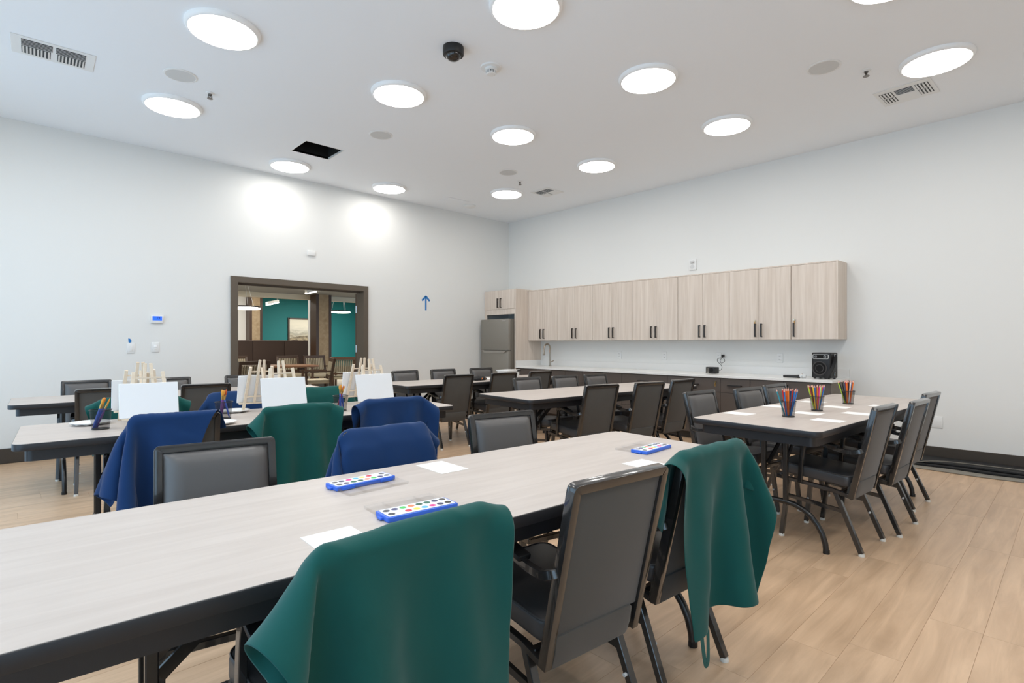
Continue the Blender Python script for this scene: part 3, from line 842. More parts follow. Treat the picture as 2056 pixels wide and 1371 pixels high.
# ------------------------------------------------------------------ folding tables
def make_table():
    t = thing('folding_table', '', 'table', (0, 0, 0), 0, 'folding banquet tables')
    Lh, Wh = 1.22, .375
    MB().prism(rrect(2 * Lh - .006, 2 * Wh - .006, .045), .732, .7405).build('laminate_top', M_top, t, angle=30)
    MB().prism(rrect(2 * Lh, 2 * Wh, .048), .706, .7395).build('edge_band', M_edge, t, bevel=.004)
    a = MB(); ins = .045
    pts = rrect(2 * (Lh - ins), 2 * (Wh - ins), .03)
    n = len(pts); inner = [(x * (1 - .022 / Lh), y * (1 - .022 / Wh)) for x, y in pts]
    vs = [(x, y, .650) for x, y in pts] + [(x, y, .707) for x, y in pts] + [(x, y, .650) for x, y in inner] + [(x, y, .707) for x, y in inner]
    fs = []
    for i in range(n):
        j = (i + 1) % n
        fs += [(i, j, n + j, n + i), (2 * n + j, 2 * n + i, 3 * n + i, 3 * n + j), (i, 2 * n + i, 2 * n + j, j)]
    a.add(vs, fs).build('apron', M_edge, t)
    for s in (-1, 1):
        x0 = s * (Lh - .33)
        lg = MB()
        pts = [(x0, -.29, 0)] + [(x0, -.065 - .225 * math.cos(R(q)), .25 * math.sin(R(q))) for q in range(12, 91, 13)] + [(x0, .065 + .225 * math.cos(R(q)), .25 * math.sin(R(q))) for q in range(90, 11, -13)] + [(x0, .29, 0)]
        lg.tube(pts, .032, n=10, up=(1, 0, 0))
        g = lg.build('leg', M_leg, t, angle=60)
        for q in (-.065, .065): MB().span((x0 - .013, q - .013, .245), (x0 + .013, q + .013, .69)).build('post', M_leg, g, bevel=.003, seg=1)
        for q in (-.29, .29): MB().lathe([(.018, 0), (.018, .02)], (x0, q, 0), 12).build('foot_cap', M_pad, g)
        for q in (-.05, .05): MB().tube([(x0 - s * .016, q, .46), (x0 - s * .30, q * .6, .69)], .008, .03).build('brace', M_leg, t)
        MB().span((x0 - .03, -.20, .685), (x0 + .03, .20, .706)).build('hinge_plate', M_leg, t, smooth=False)
    return t
T = {1: (1.13, 1.412, -3.9), 2: (1.265, 3.66, -3.4), 3: (1.255, 5.83, -2), 4: (4.41, 5.30, -3.5), 5: (4.37, 3.36, -4.6), 6: (4.335, 1.245, -3)}
TL = {1: 'pale laminate folding table in the foreground with paint sets on it', 2: 'pale laminate folding table with easels and brush cups on it',
      3: 'empty pale laminate folding table farthest left by the door wall', 4: 'pale laminate folding table nearest the fridge with a white tub',
      5: 'empty pale laminate folding table in the middle, between pencil and fridge tables', 6: 'pale laminate folding table at right with cups of coloured pencils'}
tab = {}
proto = None
for k, (x, y, a) in T.items():
    if proto is None:
        proto = make_table(); o = proto
        o.location = (x, y, 0); o.rotation_euler = (0, 0, R(a)); o['label'] = TL[k]
    else:
        o = dup(proto, (x, y, 0), R(a), label=TL[k])
    tab[k] = o

# ------------------------------------------------------------------ stacking armchairs
# local frame: x across, +y to the front, origin on the floor under the top of the back
CW = .195                                   # half width
BK0, BK1 = Vector((0, .012, .833)), Vector((0, .128, .318))   # centre line of the back upright
def make_chair():
    t = thing('armchair', '', 'chair', (0, 0, 0), 0, 'dark stacking armchairs around the tables')
    w = CW - .0125
    # back frame: inverted U plus the stiles down to the seat rail
    b = MB()
    c = .006
    pts = [(-w, BK1.y, BK1.z)]
    top = BK0
    for (cx, cz, a0, a1) in ((-w + c, top.z - c, 180, 90), (w - c, top.z - c, 90, 0)):
        for i in range(4):
            a = R(a0 + (a1 - a0) * i / 3)
            z = cz + c * math.sin(a)
            yy = BK0.y + (BK0.z - z) / (BK0.z - BK1.z) * (BK1.y - BK0.y)
            pts.append((cx + c * math.cos(a), yy, z))
    pts.append((w, BK1.y, BK1.z))
    b.tube(pts, .026, .030, up=(0, 1, .22)).build('back_frame', M_frame, t, bevel=.0035, seg=2)
    def bk(x, z, n):
        """point on the back plane, n = offset to the front"""
        s = (BK0.z - z) / (BK0.z - BK1.z)
        y = BK0.y + s * (BK1.y - BK0.y)
        return (x, y + n * .972, z + n * .236)
    # rear fabric panel
    iw = w - .0125
    q = MB().add([bk(-iw, .405, -.006), bk(iw, .405, -.006), bk(iw, .8225, -.006), bk(-iw, .8225, -.006),
                  bk(-iw, .405, .006), bk(iw, .405, .006), bk(iw, .8225, .006), bk(-iw, .8225, .006)],
                 [(0, 1, 2, 3), (7, 6, 5, 4), (0, 4, 5, 1), (2, 6, 7, 3), (1, 5, 6, 2), (0, 3, 7, 4)])
    q.build('rear_panel', M_fabric, t, bevel=.003)
    # front cushion, domed
    m = MB(); nx, nz = 14, 18
    vs = []
    for j in range(nz + 1):
        for i in range(nx + 1):
            u, v = i / nx, j / nz
            e = (min(1, min(u, 1 - u) * 2 / .32)) ; e2 = min(1, min(v, 1 - v) * 2 / .22)
            h = .008 + .026 * (1 - (1 - e) ** 2.2) * (1 - (1 - e2) ** 2.2)
            vs.append(bk(-iw + 2 * iw * u, .40 + .4215 * v, h))
    fs = [(j * (nx + 1) + i, j * (nx + 1) + i + 1, (j + 1) * (nx + 1) + i + 1, (j + 1) * (nx + 1) + i) for j in range(nz) for i in range(nx)]
    rim = [(i, 0) for i in range(nx + 1)] + [(nx, j) for j in range(1, nz + 1)] + [(i, nz) for i in range(nx - 1, -1, -1)] + [(0, j) for j in range(nz - 1, 0, -1)]
    base_i = len(vs)
    for i, j in rim: vs.append(bk(-iw + 2 * iw * i / nx, .40 + .4215 * j / nz, .0))
    L_ = len(rim)
    for k in range(L_):
        a_, b_ = rim[k], rim[(k + 1) % L_]
        fs.append((a_[1] * (nx + 1) + a_[0], base_i + k, base_i + (k + 1) % L_, b_[1] * (nx + 1) + b_[0]))
    m.add(vs, fs).build('back_cushion', M_vinyl, t, angle=60)
    # padded roll under the rear panel
    rl = MB(); sec = [(-.012, .41), (.020, .41), (.036, .36), (.030, .315), (.004, .298), (-.012, .312), (-.016, .36)]
    vs = []; n = len(sec)
    for x, s in ((-w + .016, 1), (-w * .5, 1.0), (0, 1.0), (w * .5, 1.0), (w - .045, 1), (w - .03, .8)):
        for (o_, z) in sec: vs.append(bk(x, .355 + (z - .355) * s + (.006 if abs(x) < .06 else 0) * 0, o_ * s))
    fs = [tuple(range(n))[::-1], tuple(5 * n + i for i in range(n))]
    for k in range(5):
        for i in range(n): fs.append((k * n + i, k * n + (i + 1) % n, (k + 1) * n + (i + 1) % n, (k + 1) * n + i))
    rl.add(vs, fs).build('back_roll', M_fabric, t, bevel=.004, seg=2)
    # seat
    s_ = MB(); outline = rrect(2 * CW - .03, .415, .045, 5)
    s_.prism(outline, 0, .068)
    st_ = s_.build('seat', M_seat, t, bevel=.014, seg=3)
    st_.location = (0, .335, .385); st_.rotation_euler = (R(4.5), 0, 0)
    pp = MB().tube([(x, y, .0655) for x, y in rrect(2 * CW - .036, .409, .042, 5)], .005, n=6, closed=True).build('piping', M_seat, st_)
    # seat frame
    f_ = MB()
    for sx in (-1, 1):
        f_.tube([(sx * (w - .002), BK1.y - .002, .322), (sx * (w - .002), .22, .345), (sx * (w - .002), .545, .372)], .022, .022)
    f_.tube([(-w, .535, .370), (w, .535, .370)], .022, .022).tube([(-w, .18, .338), (w, .18, .338)], .022, .022)
    f_.build('seat_frame', M_frame, t, bevel=.002, seg=1)
    for sx in (-1, 1):
        # arm
        a_ = [(sx * (w + .002), .070, .598), (sx * (w + .018), .080, .594), (sx * (w + .024), .12, .585), (sx * (w + .022), .20, .592), (sx * (w + .014), .29, .612), (sx * (w + .008), .335, .616),
              (sx * (w + .006), .368, .603), (sx * (w + .005), .386, .572), (sx * (w + .005), .396, .50), (sx * (w + .006), .404, .36)]
        ar = MB().tube(smooth_path(a_, 3), .025, .020, up=(1, 0, 0)).build('arm', M_frame, t, bevel=.002, seg=1)
        pd = [(sx * (w + .018), .19, .603), (sx * (w + .016), .26, .617), (sx * (w + .008), .335, .629), (sx * (w + .007), .378, .618)]
        MB().tube(smooth_path(pd, 3), .044, .017, up=(0, 0, 1)).build('arm_pad', M_pad, ar, bevel=.004)
        # legs
        for (nm, p0, p1) in (('rear', (sx * (w - .006), .215, .345), (sx * (w + .004), .075, .014)), ('front', (sx * (w - .006), .475, .366), (sx * (w + .004), .515, .014))):
            lg = MB().tube([p0, p1], .025, .027, up=(1, 0, 0)).build('leg', M_frame, t, bevel=.002, seg=1)
            MB().lathe([(.0155, 0), (.0165, .004), (.014, .016)], (p1[0], p1[1], 0), 14).build('glide', M_glide, lg)
            MB().lathe([(.006, -.010), (.006, .010)], (p0[0] * .45 + p1[0] * .55 - sx * .014, p0[1] * .45 + p1[1] * .55, p0[2] * .45 + p1[2] * .55), 8, axis='x').build('bumper', M_grille, lg)
        MB().tube([(sx * (w - .001), .168, .232), (sx * (w - .001), .487, .262)], .014, .022, up=(0, 0, 1)).build('stretcher', M_frame, t)
    return t
chairs = [
 # key, x, y, deg, label
 ('1n1', .588, .900, 2, 'dark armchair in the foreground under the large green apron'),
 ('1n2', 1.248, .865, -5.5, 'dark armchair with bare back in the foreground, between two green aprons'),
 ('1n3', 1.80, .868, -4, 'dark armchair under the green apron at right foreground, by the bare floor'),
 ('1f1', .575, 2.195, 170, 'grey padded armchair with bare back across the foreground table, nearest left'),
 ('1f2', 1.185, 2.05, 178, 'dark armchair under the blue apron just across the foreground table'),
 ('1f3', 1.895, 2.09, 169, 'grey padded armchair with bare back across the foreground table, beside the blue apron'),
 ('6n1', 3.71, .765, -3.5, 'dark armchair at near side of the pencil table, closest to the viewer'),
 ('6n2', 4.235, .690, -2.5, 'dark armchair at near side of the pencil table, second from the viewer'),
 ('6n3', 4.92, .735, -4, 'dark armchair at near side of the pencil table, farthest of the three'),
 ('6f1', 3.84, 2.00, 175, 'dark armchair behind the left end of the pencil table'),
 ('6f2', 4.41, 1.875, 173, 'dark armchair behind the middle of the pencil table'),
 ('6f3', 4.95, 1.87, 176, 'dark armchair behind the pencil table, farthest of the row by the cabinets'),
 ('5n1', 3.80, 2.86, -10, 'dark armchair with its back to us at the middle table, leftmost of three'),
 ('5n2', 4.37, 2.74, -9, 'dark armchair with its back to us at the middle table, second of three'),
 ('5n3', 4.94, 2.72, -4, 'dark armchair with its back to us at the middle table, rightmost of three'),
 ('5f1', 4.03, 4.04, 178, 'dark armchair behind the empty middle table, leftmost of three'),
 ('5f2', 4.57, 3.98, 176, 'dark armchair behind the empty middle table, second of three'),
 ('5f3', 5.05, 3.93, 178, 'dark armchair behind the empty middle table, rightmost of three'),
 ('4f1', 3.825, 6.10, 177, 'dark armchair against the door wall behind the fridge side table, leftmost'),
 ('4f2', 4.425, 6.08, 174, 'dark armchair against the door wall behind the fridge side table, middle'),
 ('4f3', 5.08, 6.04, 174, 'dark armchair in front of the refrigerator, rightmost behind its table'),
 ('4n1', 3.778, 4.86, -6, 'dark armchair with its back to us at the table nearest the fridge, leftmost'),
 ('4n2', 4.442, 4.82, -4, 'dark armchair with its back to us in front of the white tub'),
 ('4n3', 5.05, 4.785, -2, 'dark armchair with its back to us at the table nearest the fridge, rightmost'),
 ('2n1', .642, 3.15, -8, 'dark armchair half covered by a blue apron at the easel table'),
 ('2n2', 1.238, 3.08, 2, 'dark armchair under the green apron at near side of the easel table'),
 ('2n3', 1.838, 3.03, -5, 'dark armchair under the blue apron at the right end of the easel table'),
 ('2f1', .66, 4.27, 174, 'dark armchair under a green apron behind the left easels'),
 ('2f2', 1.26, 4.24, 175, 'dark armchair under a blue apron between left and middle easels, far side'),
 ('2f3', 1.90, 4.20, 174, 'dark armchair under a green apron behind the middle easels'),
 ('3n1', .60, 5.36, -4, 'dark armchair with its back to us at the far left table, nearest the frame edge'),
 ('3n2', 1.312, 5.32, -4, 'dark armchair with its back to us at the far left table, right of the easels'),
 ('3f1', .594, 6.64, 173, 'grey padded armchair behind the far left table, leftmost by the wall'),
 ('3f2', 1.27, 6.58, 174, 'grey padded armchair behind the far left table, behind the left easels'),
 ('3f3', 1.98, 6.52, 173, 'grey padded armchair behind the far left table, in front of the doorway'),
]
chair_o = {}
cproto = None
for k, x, y, a, lb in chairs:
    if cproto is None:
        cproto = make_chair(); o = cproto
        o.location = (x, y, 0); o.rotation_euler = (0, 0, R(a)); o['label'] = lb
    else:
        o = dup(cproto, (x, y, 0), R(a), label=lb)
    chair_o[k] = (o, x, y, R(a))

# ------------------------------------------------------------------ aprons draped over chair backs (small cloth solver)
def drape(W, LF, LB, ox, yaw, seed, sp=.018, steps=140, iters=9, phi=58, bend=.12, table_y=None, side_spread=0.0):
    rg = np.random.RandomState(seed)
    nx, ny = int(round(W / sp)) + 1, int(round((LF + LB) / sp)) + 1
    a = (np.arange(nx) - (nx - 1) / 2) * sp
    b = -LF + np.arange(ny) * sp
    A, B = np.meshgrid(a, b, indexing='ij')
    c, s = math.cos(R(yaw)), math.sin(R(yaw))
    X = A * c - B * s + ox
    V = A * s + B * c                                   # > 0 : behind the back, < 0 : in front
    top = .849
    P = np.empty((nx, ny, 3))
    P[..., 0] = X
    P[..., 1] = .012 - V * math.cos(R(phi))
    P[..., 2] = top - np.abs(V) * math.sin(R(phi))
    P[..., 1] += rg.randn(nx, ny) * .0006
    side = np.where(V >= 0, -1.0, 1.0)
    inv = np.ones((nx, ny)); pin = (np.abs(V) < sp * .8) & (np.abs(X) < CW - .003)
    inv[pin] = 0
    P[pin, 2] = top + .010
    P[pin, 1] = .012 - V[pin]
    Q = P.copy()
    def pairs(di, dj, par):
        """index slices for disjoint pairs (i,j)-(i+di,j+dj)"""
        out = []
        for o in par:
            out.append(o)
        return out
    groups = []
    idx = np.arange(nx * ny).reshape(nx, ny)
    def grp(i0, i1, rest, k):
        i0 = i0.ravel(); i1 = i1.ravel()
        groups.append((i0, i1, rest, k))
    for o in (0, 1):
        g = idx[o::2]; h = idx[o + 1::2]; m = min(len(g), len(h)); grp(g[:m], h[:m], sp, 1.0)
        g = idx[:, o::2]; h = idx[:, o + 1::2]; m = min(g.shape[1], h.shape[1]); grp(g[:, :m], h[:, :m], sp, 1.0)
    for o in (0, 1):
        g = idx[o::2][:, :-1]; h = idx[o + 1::2][:, 1:]; m = min(len(g), len(h)); grp(g[:m], h[:m], sp * 2 ** .5, .6)
        g = idx[o::2][:, 1:]; h = idx[o + 1::2][:, :-1]; m = min(len(g), len(h)); grp(g[:m], h[:m], sp * 2 ** .5, .6)
    for st_, kk in ((2, bend), (4, bend * .6)):
        I = np.arange(nx - st_)
        for sel in (I % (2 * st_) < st_, I % (2 * st_) >= st_):
            i = I[sel]
            if len(i): grp(idx[i], idx[i + st_], sp * st_, kk)
        J = np.arange(ny - st_)
        for sel in (J % (2 * st_) < st_, J % (2 * st_) >= st_):
            j = J[sel]
            if len(j): grp(idx[:, j], idx[:, j + st_], sp * st_, kk)
    Pf = P.reshape(-1, 3); Qf = Q.reshape(-1, 3); wf = inv.ravel(); sf = side.ravel()
    nrm = np.array([0, .972, .236])
    flap = (np.abs(X) > CW).ravel(); sx_ = np.sign(X).ravel()
    seg = [(np.array([q * (CW + .008), .07, .598]), np.array([q * (CW + .008), .20, .592])) for q in (-1, 1)] + \
          [(np.array([q * (CW + .004), .20, .592]), np.array([q * (CW - .002), .345, .622])) for q in (-1, 1)]
    dt = 1 / 60.
    free = wf > 0
    for it in range(steps):
        vel = (Pf - Qf) * .965
        Qf[:] = Pf
        Pf[free] += vel[free] + np.array([0, 0, -9.8 * dt * dt * .5])
        for k in range(iters):
            for i0, i1, rest, kk in groups:
                d = Pf[i1] - Pf[i0]
                ln = np.sqrt((d * d).sum(1)) + 1e-9
                w0 = wf[i0]; w1 = wf[i1]; ws = w0 + w1; ws[ws == 0] = 1
                cr = (kk * (ln - rest) / ln / ws)[:, None] * d
                Pf[i0] += cr * w0[:, None]; Pf[i1] -= cr * w1[:, None]
            if k % 3 == 2 or k == iters - 1:
                n = (Pf - np.array([0, BK0.y, BK0.z])) @ nrm
                inb = free & (np.abs(Pf[:, 0]) < np.where(flap, CW - .002, CW + .016)) & (Pf[:, 2] > .29)
                lo = inb & (sf < 0) & (n > -.025)
                Pf[lo] -= nrm * (n[lo] + .025)[:, None]; Qf[lo] += (Pf[lo] - Qf[lo]) * .5
                tight = np.where(Pf[:, 2] > .80, .018, .040)
                hi = inb & (sf > 0) & (n < tight)
                Pf[hi] += nrm * (tight - n)[hi][:, None]; Qf[hi] += (Pf[hi] - Qf[hi]) * .5
                sdd = free & flap & (Pf[:, 2] > .29) & (Pf[:, 2] < .85) & (n > -.024) & (n < .042) & (Pf[:, 0] * sx_ < CW + .014) & (Pf[:, 0] * sx_ > 0)
                Pf[sdd, 0] = sx_[sdd] * (CW + .014)
                for p0, p1 in seg:
                    ax = p1 - p0; t = np.clip(((Pf - p0) @ ax) / (ax @ ax), 0, 1)
                    cl = p0 + t[:, None] * ax; d = Pf - cl; ln = np.sqrt((d * d).sum(1)) + 1e-9
                    h = free & (ln < .024)
                    Pf[h] = cl[h] + d[h] / ln[h][:, None] * .024; Qf[h] += (Pf[h] - Qf[h]) * .7
                st2 = free & (Pf[:, 1] > .13) & (Pf[:, 1] < .55) & (np.abs(Pf[:, 0]) < CW) & (Pf[:, 2] < .475) & (Pf[:, 2] > .35)
                Pf[st2, 2] = .475; Qf[st2] = Pf[st2]
                fl_ = free & (Pf[:, 2] < .01); Pf[fl_, 2] = .01; Qf[fl_] = Pf[fl_]
                if table_y is not None:
                    tb = free & (Pf[:, 1] > table_y) & (Pf[:, 2] > .64) & (Pf[:, 2] < .76)
                    Pf[tb, 1] = table_y
    return P
def apron(chair, m, label, group, W=.70, LF=.30, LB=.55, ox=0.0, yaw=0.0, seed=1, table_y=None, bend=.12, extra=None):
    o, x, y, a = chair_o[chair]
    P = drape(W, LF, LB, ox, yaw, seed, table_y=table_y, bend=bend)
    nx, ny = P.shape[:2]
    global STRAP
    if chair == '1n3': STRAP = [P[2, -1].copy(), P[5, -1].copy()]
    ii, jj = np.meshgrid(np.arange(nx), np.arange(ny), indexing='ij')
    wr = sum(np.sin(ii * fx + jj * fy + ph) * am for fx, fy, ph, am in ((.45, .16, seed, .0012), (-.3, .33, seed * 2.1, .001), (.9, -.4, seed * 3.3, .0005), (.2, .7, seed, .0006)))
    P[..., 1] += np.abs(wr) * 1.6 * np.clip((.84 - P[..., 2]) / .1, 0, 1) * np.where(np.arange(ny)[None, :] < ny * LF / (LF + LB), 1, -1)
    me = bpy.data.meshes.new('apron')
    me.from_pydata([tuple(p) for p in P.reshape(-1, 3)], [], [(i * ny + j, (i + 1) * ny + j, (i + 1) * ny + j + 1, i * ny + j + 1) for i in range(nx - 1) for j in range(ny - 1)])
    me.polygons.foreach_set('use_smooth', [True] * len(me.polygons))
    me.materials.append(m)
    ob = bpy.data.objects.new('apron', me); COL.objects.link(ob)
    ob.location = (x, y, 0); ob.rotation_euler = (0, 0, a)
    sd = ob.modifiers.new('solid', 'SOLIDIFY'); sd.thickness = .0022; sd.offset = 0
    ss = ob.modifiers.new('smooth', 'SUBSURF'); ss.levels = 1; ss.render_levels = 1
    tag(ob, label, 'apron', group)
    return ob
GG, BG = 'green aprons hung over chairs', 'blue aprons hung over chairs'
apron('1n1', M_greenc, 'large dark green apron draped over the nearest foreground chair back', GG, W=.62, LF=.32, LB=.62, ox=-.045, yaw=4, seed=3, bend=.22)
g3 = apron('1n3', M_greenc, 'dark green apron over the right foreground chair, one strap hanging', GG, W=.63, LF=.30, LB=.54, ox=.045, yaw=-9, seed=5)
apron('1f2', M_navyc, 'blue apron over the chair just across the foreground table', BG, W=.74, LF=.52, LB=.34, ox=.05, yaw=6, seed=7)
apron('2n1', M_navyc, 'blue apron slipped to the left of a half bare chair at easel table', BG, W=.68, LF=.30, LB=.66, ox=-.20, yaw=27, seed=9)
apron('2n2', M_greenc, 'green apron over the middle near chair at the easel table', GG, W=.60, LF=.30, LB=.56, ox=-.025, yaw=4, seed=11)
apron('2n3', M_navyc, 'blue apron over the right near chair at the easel table', BG, W=.60, LF=.30, LB=.55, ox=.02, yaw=-5, seed=13)
apron('2f1', M_greenc, 'green apron half hidden behind the left brush cup and easels', GG, W=.60, LF=.36, LB=.34, ox=.0, yaw=3, seed=15)
apron('2f2', M_navyc, 'blue apron behind the middle brush cup, left of the middle easels', BG, W=.62, LF=.40, LB=.34, ox=.02, yaw=-5, seed=17)
apron('2f3', M_greenc, 'green apron behind the middle easels, in front of the doorway', GG, W=.54, LF=.40, LB=.34, ox=-.01, yaw=4, seed=19)
# the loose strap of the right foreground apron
q = [Vector(p) for p in STRAP]
sb = MB().tube(smooth_path([q[0], q[0] + Vector((.004, -.004, -.05)), q[0] + Vector((.012, -.006, -.085)), q[0] + Vector((.024, -.006, -.084)), q[0] + Vector((.030, -.004, -.05)), q[1]]), .018, .0016, up=(0, 1, 0)).build('strap', M_greenc, g3)

# ------------------------------------------------------------------ things on the easel table
ZT = .7405
def t2y(x, off): return 3.64 - .07 * (x - 1.265) + off
def easel(x, y, rz, lb):
    t = thing('tabletop_easel', lb, 'easel', (x, y, ZT), rz, 'small wooden easels')
    for s in (-1, 1):
        MB().tube([(s * .098, -.117, 0), (s * .068, -.036, .305)], .018, .014, up=(0, 1, 0)).build('leg', M_pine, t, bevel=.0015, seg=1)
        MB().tube([(s * .032, -.098, .055), (s * .013, -.020, .352)], .016, .013, up=(0, 1, 0)).build('mast', M_pine, t, bevel=.0015, seg=1)
    MB().tube([(-.072, -.046, .272), (.072, -.046, .272)], .008, .009).build('crossbar', M_pine, t)
    MB().tube([(-.088, -.088, .10), (.088, -.088, .10)], .008, .009).build('crossbar', M_pine, t)
    MB().span((-.125, -.128, .048), (.125, -.098, .058)).build('ledge', M_pine, t, bevel=.001, seg=1)
    MB().tube([(0, -.030, .30), (0, .098, .004)], .013, .010, up=(0, 1, 0)).build('rear_leg', M_pine, t, bevel=.0015, seg=1)
    MB().tube([(0, -.085, .115), (0, .052, .11)], .003).build('chain', M_white, t)
    return t
def canvas(x, y, rz, lb):
    t = thing('canvas', lb, 'canvas', (x, y, ZT), rz, 'blank canvases on the easels')
    q = MB().span((-.1375, -.003, 0), (.1375, .004, .192)).build('stretched_canvas', M_canvas, t, bevel=.002, seg=1)
    q.location = (0, -.118, .059); q.rotation_euler = (R(-14.5), 0, 0)
    return t
a2 = R(-4)
names = ['left', 'middle', 'right']
for i, (xn, xf) in enumerate(((.597, .60), (1.314, 1.285), (1.935, 2.01))):
    n = names[i]
    easel(xn, t2y(xn, -.04), a2, 'small pine easel facing the viewer, %s pair on the easel table' % n)
    canvas(xn, t2y(xn, -.04), a2, 'blank white canvas facing the viewer on the %s front easel' % n)
    easel(xf, t2y(xf, .185), a2 + PI, 'small pine easel facing away, %s pair on the easel table' % n)
    canvas(xf, t2y(xf, .185), a2 + PI, 'blank white canvas facing away on the %s rear easel' % n)
def cup(x, y, lb, rt=.05, rb=.039, h=.105):
    t = thing('mesh_cup', lb, 'cup', (x, y, ZT), 0, 'black mesh cups')
    MB().lathe([(rb, .003), (rt, h)], n=32, caps=False).build('mesh_wall', M_mesh, t)
    MB().lathe([(rb - .001, .0005), (rb, .004)], n=32).build('bottom', M_blackpl, t)
    MB().tube([(rt * math.cos(2 * PI * i / 32), rt * math.sin(2 * PI * i / 32), h) for i in range(32)], .004, n=6, closed=True).build('rim', M_blackpl, t)
    MB().tube([(rb * math.cos(2 * PI * i / 32), rb * math.sin(2 * PI * i / 32), .004) for i in range(32)], .004, n=6, closed=True).build('foot_ring', M_blackpl, t)
    return t
def aim(d):
    return Vector((0, 0, 1)).rotation_difference(Vector(d).normalized()).to_euler()
def make_brush(lb, hcol, tip, wide, grp):
    t = thing('paintbrush', lb, 'paintbrush', (0, 0, 0), 0, grp)
    MB().lathe([(.0025, 0), (.0045, .02), (.0058, .07), (.0042, .115)], n=8).build('handle', hcol, t)
    MB().lathe([(.0046, .115), (.0052, .14)], n=8).build('ferrule', M_brass, t)
    b = MB().lathe([(.0042, .14), (.0052 * wide, .155), (.004 * wide, .168), (.0008, .176 if wide < 1.5 else .170)], n=8)
    b.build('bristles', tip, t)
    return t
M_bh = mat('brush_handle_blue', rgb(70, 104, 205), .35)
M_bh2 = mat('brush_handle_purple', rgb(120, 76, 150), .35)
M_bh3 = mat('brush_handle_red', rgb(170, 50, 45), .35)
M_bt = mat('golden_bristle', rgb(226, 158, 60), .7)
M_bt2 = mat('rust_bristle', rgb(196, 92, 40), .7)
HC = {'blue': M_bh, 'purple': M_bh2, 'red': M_bh3}
bcups = [(.385, 3.655, 'black mesh cup of paintbrushes, leftmost on the easel table', 'leftmost brush cup', [(.34, 0, 'blue', 'gold', 1.2), (.30, 10, 'blue', 'rust', 1.8), (.36, -12, 'blue', 'gold', 1), (.42, 4, 'purple', 'gold', .8), (.26, -6, 'blue', 'gold', 1.5)]),
         (.99, 3.632, 'black mesh cup of paintbrushes, middle one on the easel table', 'middle brush cup', [(.10, 0, 'purple', 'gold', 1.8), (.14, 40, 'red', 'gold', 1.5), (.08, -60, 'purple', 'gold', 1.2), (-.30, 10, 'blue', 'rust', .8), (.17, 15, 'purple', 'rust', 1.4)]),
         (1.69, 3.505, 'black mesh cup of paintbrushes, rightmost on the easel table', 'rightmost brush cup', [(-.06, 0, 'blue', 'gold', 1.6), (.02, 50, 'blue', 'gold', 1.2), (.34, 0, 'red', 'gold', .9), (.28, 20, 'red', 'rust', 1.1), (-.1, -40, 'blue', 'gold', 1)])]
rt_ = Vector((.7266, -.687, 0)); fw_ = Vector((.687, .7266, 0))
for x, y, lb, nm, br in bcups:
    cup(x, y, lb)
    for k, (tilt, az, hc, tc, wd) in enumerate(br):
        d = rt_ * math.sin(tilt) * math.cos(R(az)) + fw_ * math.sin(abs(tilt)) * math.sin(R(az)) + Vector((0, 0, math.cos(tilt)))
        same = sum(1 for q in br if q[2] == hc and q[3] == tc)
        o = make_brush('%s handled paintbrush with %s bristles standing in the %s' % (hc, 'golden' if tc == 'gold' else 'rusty', nm), HC[hc], M_bt if tc == 'gold' else M_bt2, wd, 'paintbrushes in the ' + nm)
        off = -d * 0.0
        bx = -rt_ * .030 * (1 if tilt > 0 else -1) * min(1, abs(tilt) / .2) + fw_ * (.008 * (k - 2))
        o.location = (x + bx.x, y + bx.y, ZT + .006); o.rotation_euler = aim(d)
def palette(x, y, rz, lb):
    t = thing('paint_palette', lb, 'palette', (x, y, ZT), rz, 'white flower palettes')
    vs = [(0, 0, .002)]; n = 80; rs = ((.03, .002), (.045, .006), (.062, .004), (.078, .005), (.092, .016))
    for k, (r, z) in enumerate(rs):
        for i in range(n):
            a = 2 * PI * i / n
            rr = r * (1 + (.05 * abs(math.cos(5 * a)) if k >= 3 else 0)); zz = z + (.003 * abs(math.sin(5 * a)) if k in (2, 3) else 0)
            vs.append((rr * math.cos(a), rr * math.sin(a), zz))
    fs = [(0, 1 + i, 1 + (i + 1) % n) for i in range(n)]
    for k in range(4):
        for i in range(n):
            j = (i + 1) % n
            fs.append((1 + k * n + i, 1 + (k + 1) * n + i, 1 + (k + 1) * n + j, 1 + k * n + j))
    q = MB().add(vs, fs).build('dish', M_white, t, angle=60)
    q.modifiers.new('solid', 'SOLIDIFY').thickness = .0015
palette(.365, 3.90, 0, 'white flower shaped palette behind the leftmost brush cup')
palette(.90, 3.41, 20, 'white flower shaped palette in front of the middle brush cup')
palette(1.135, 3.93, 40, 'white flower shaped palette beside the rear middle easel')

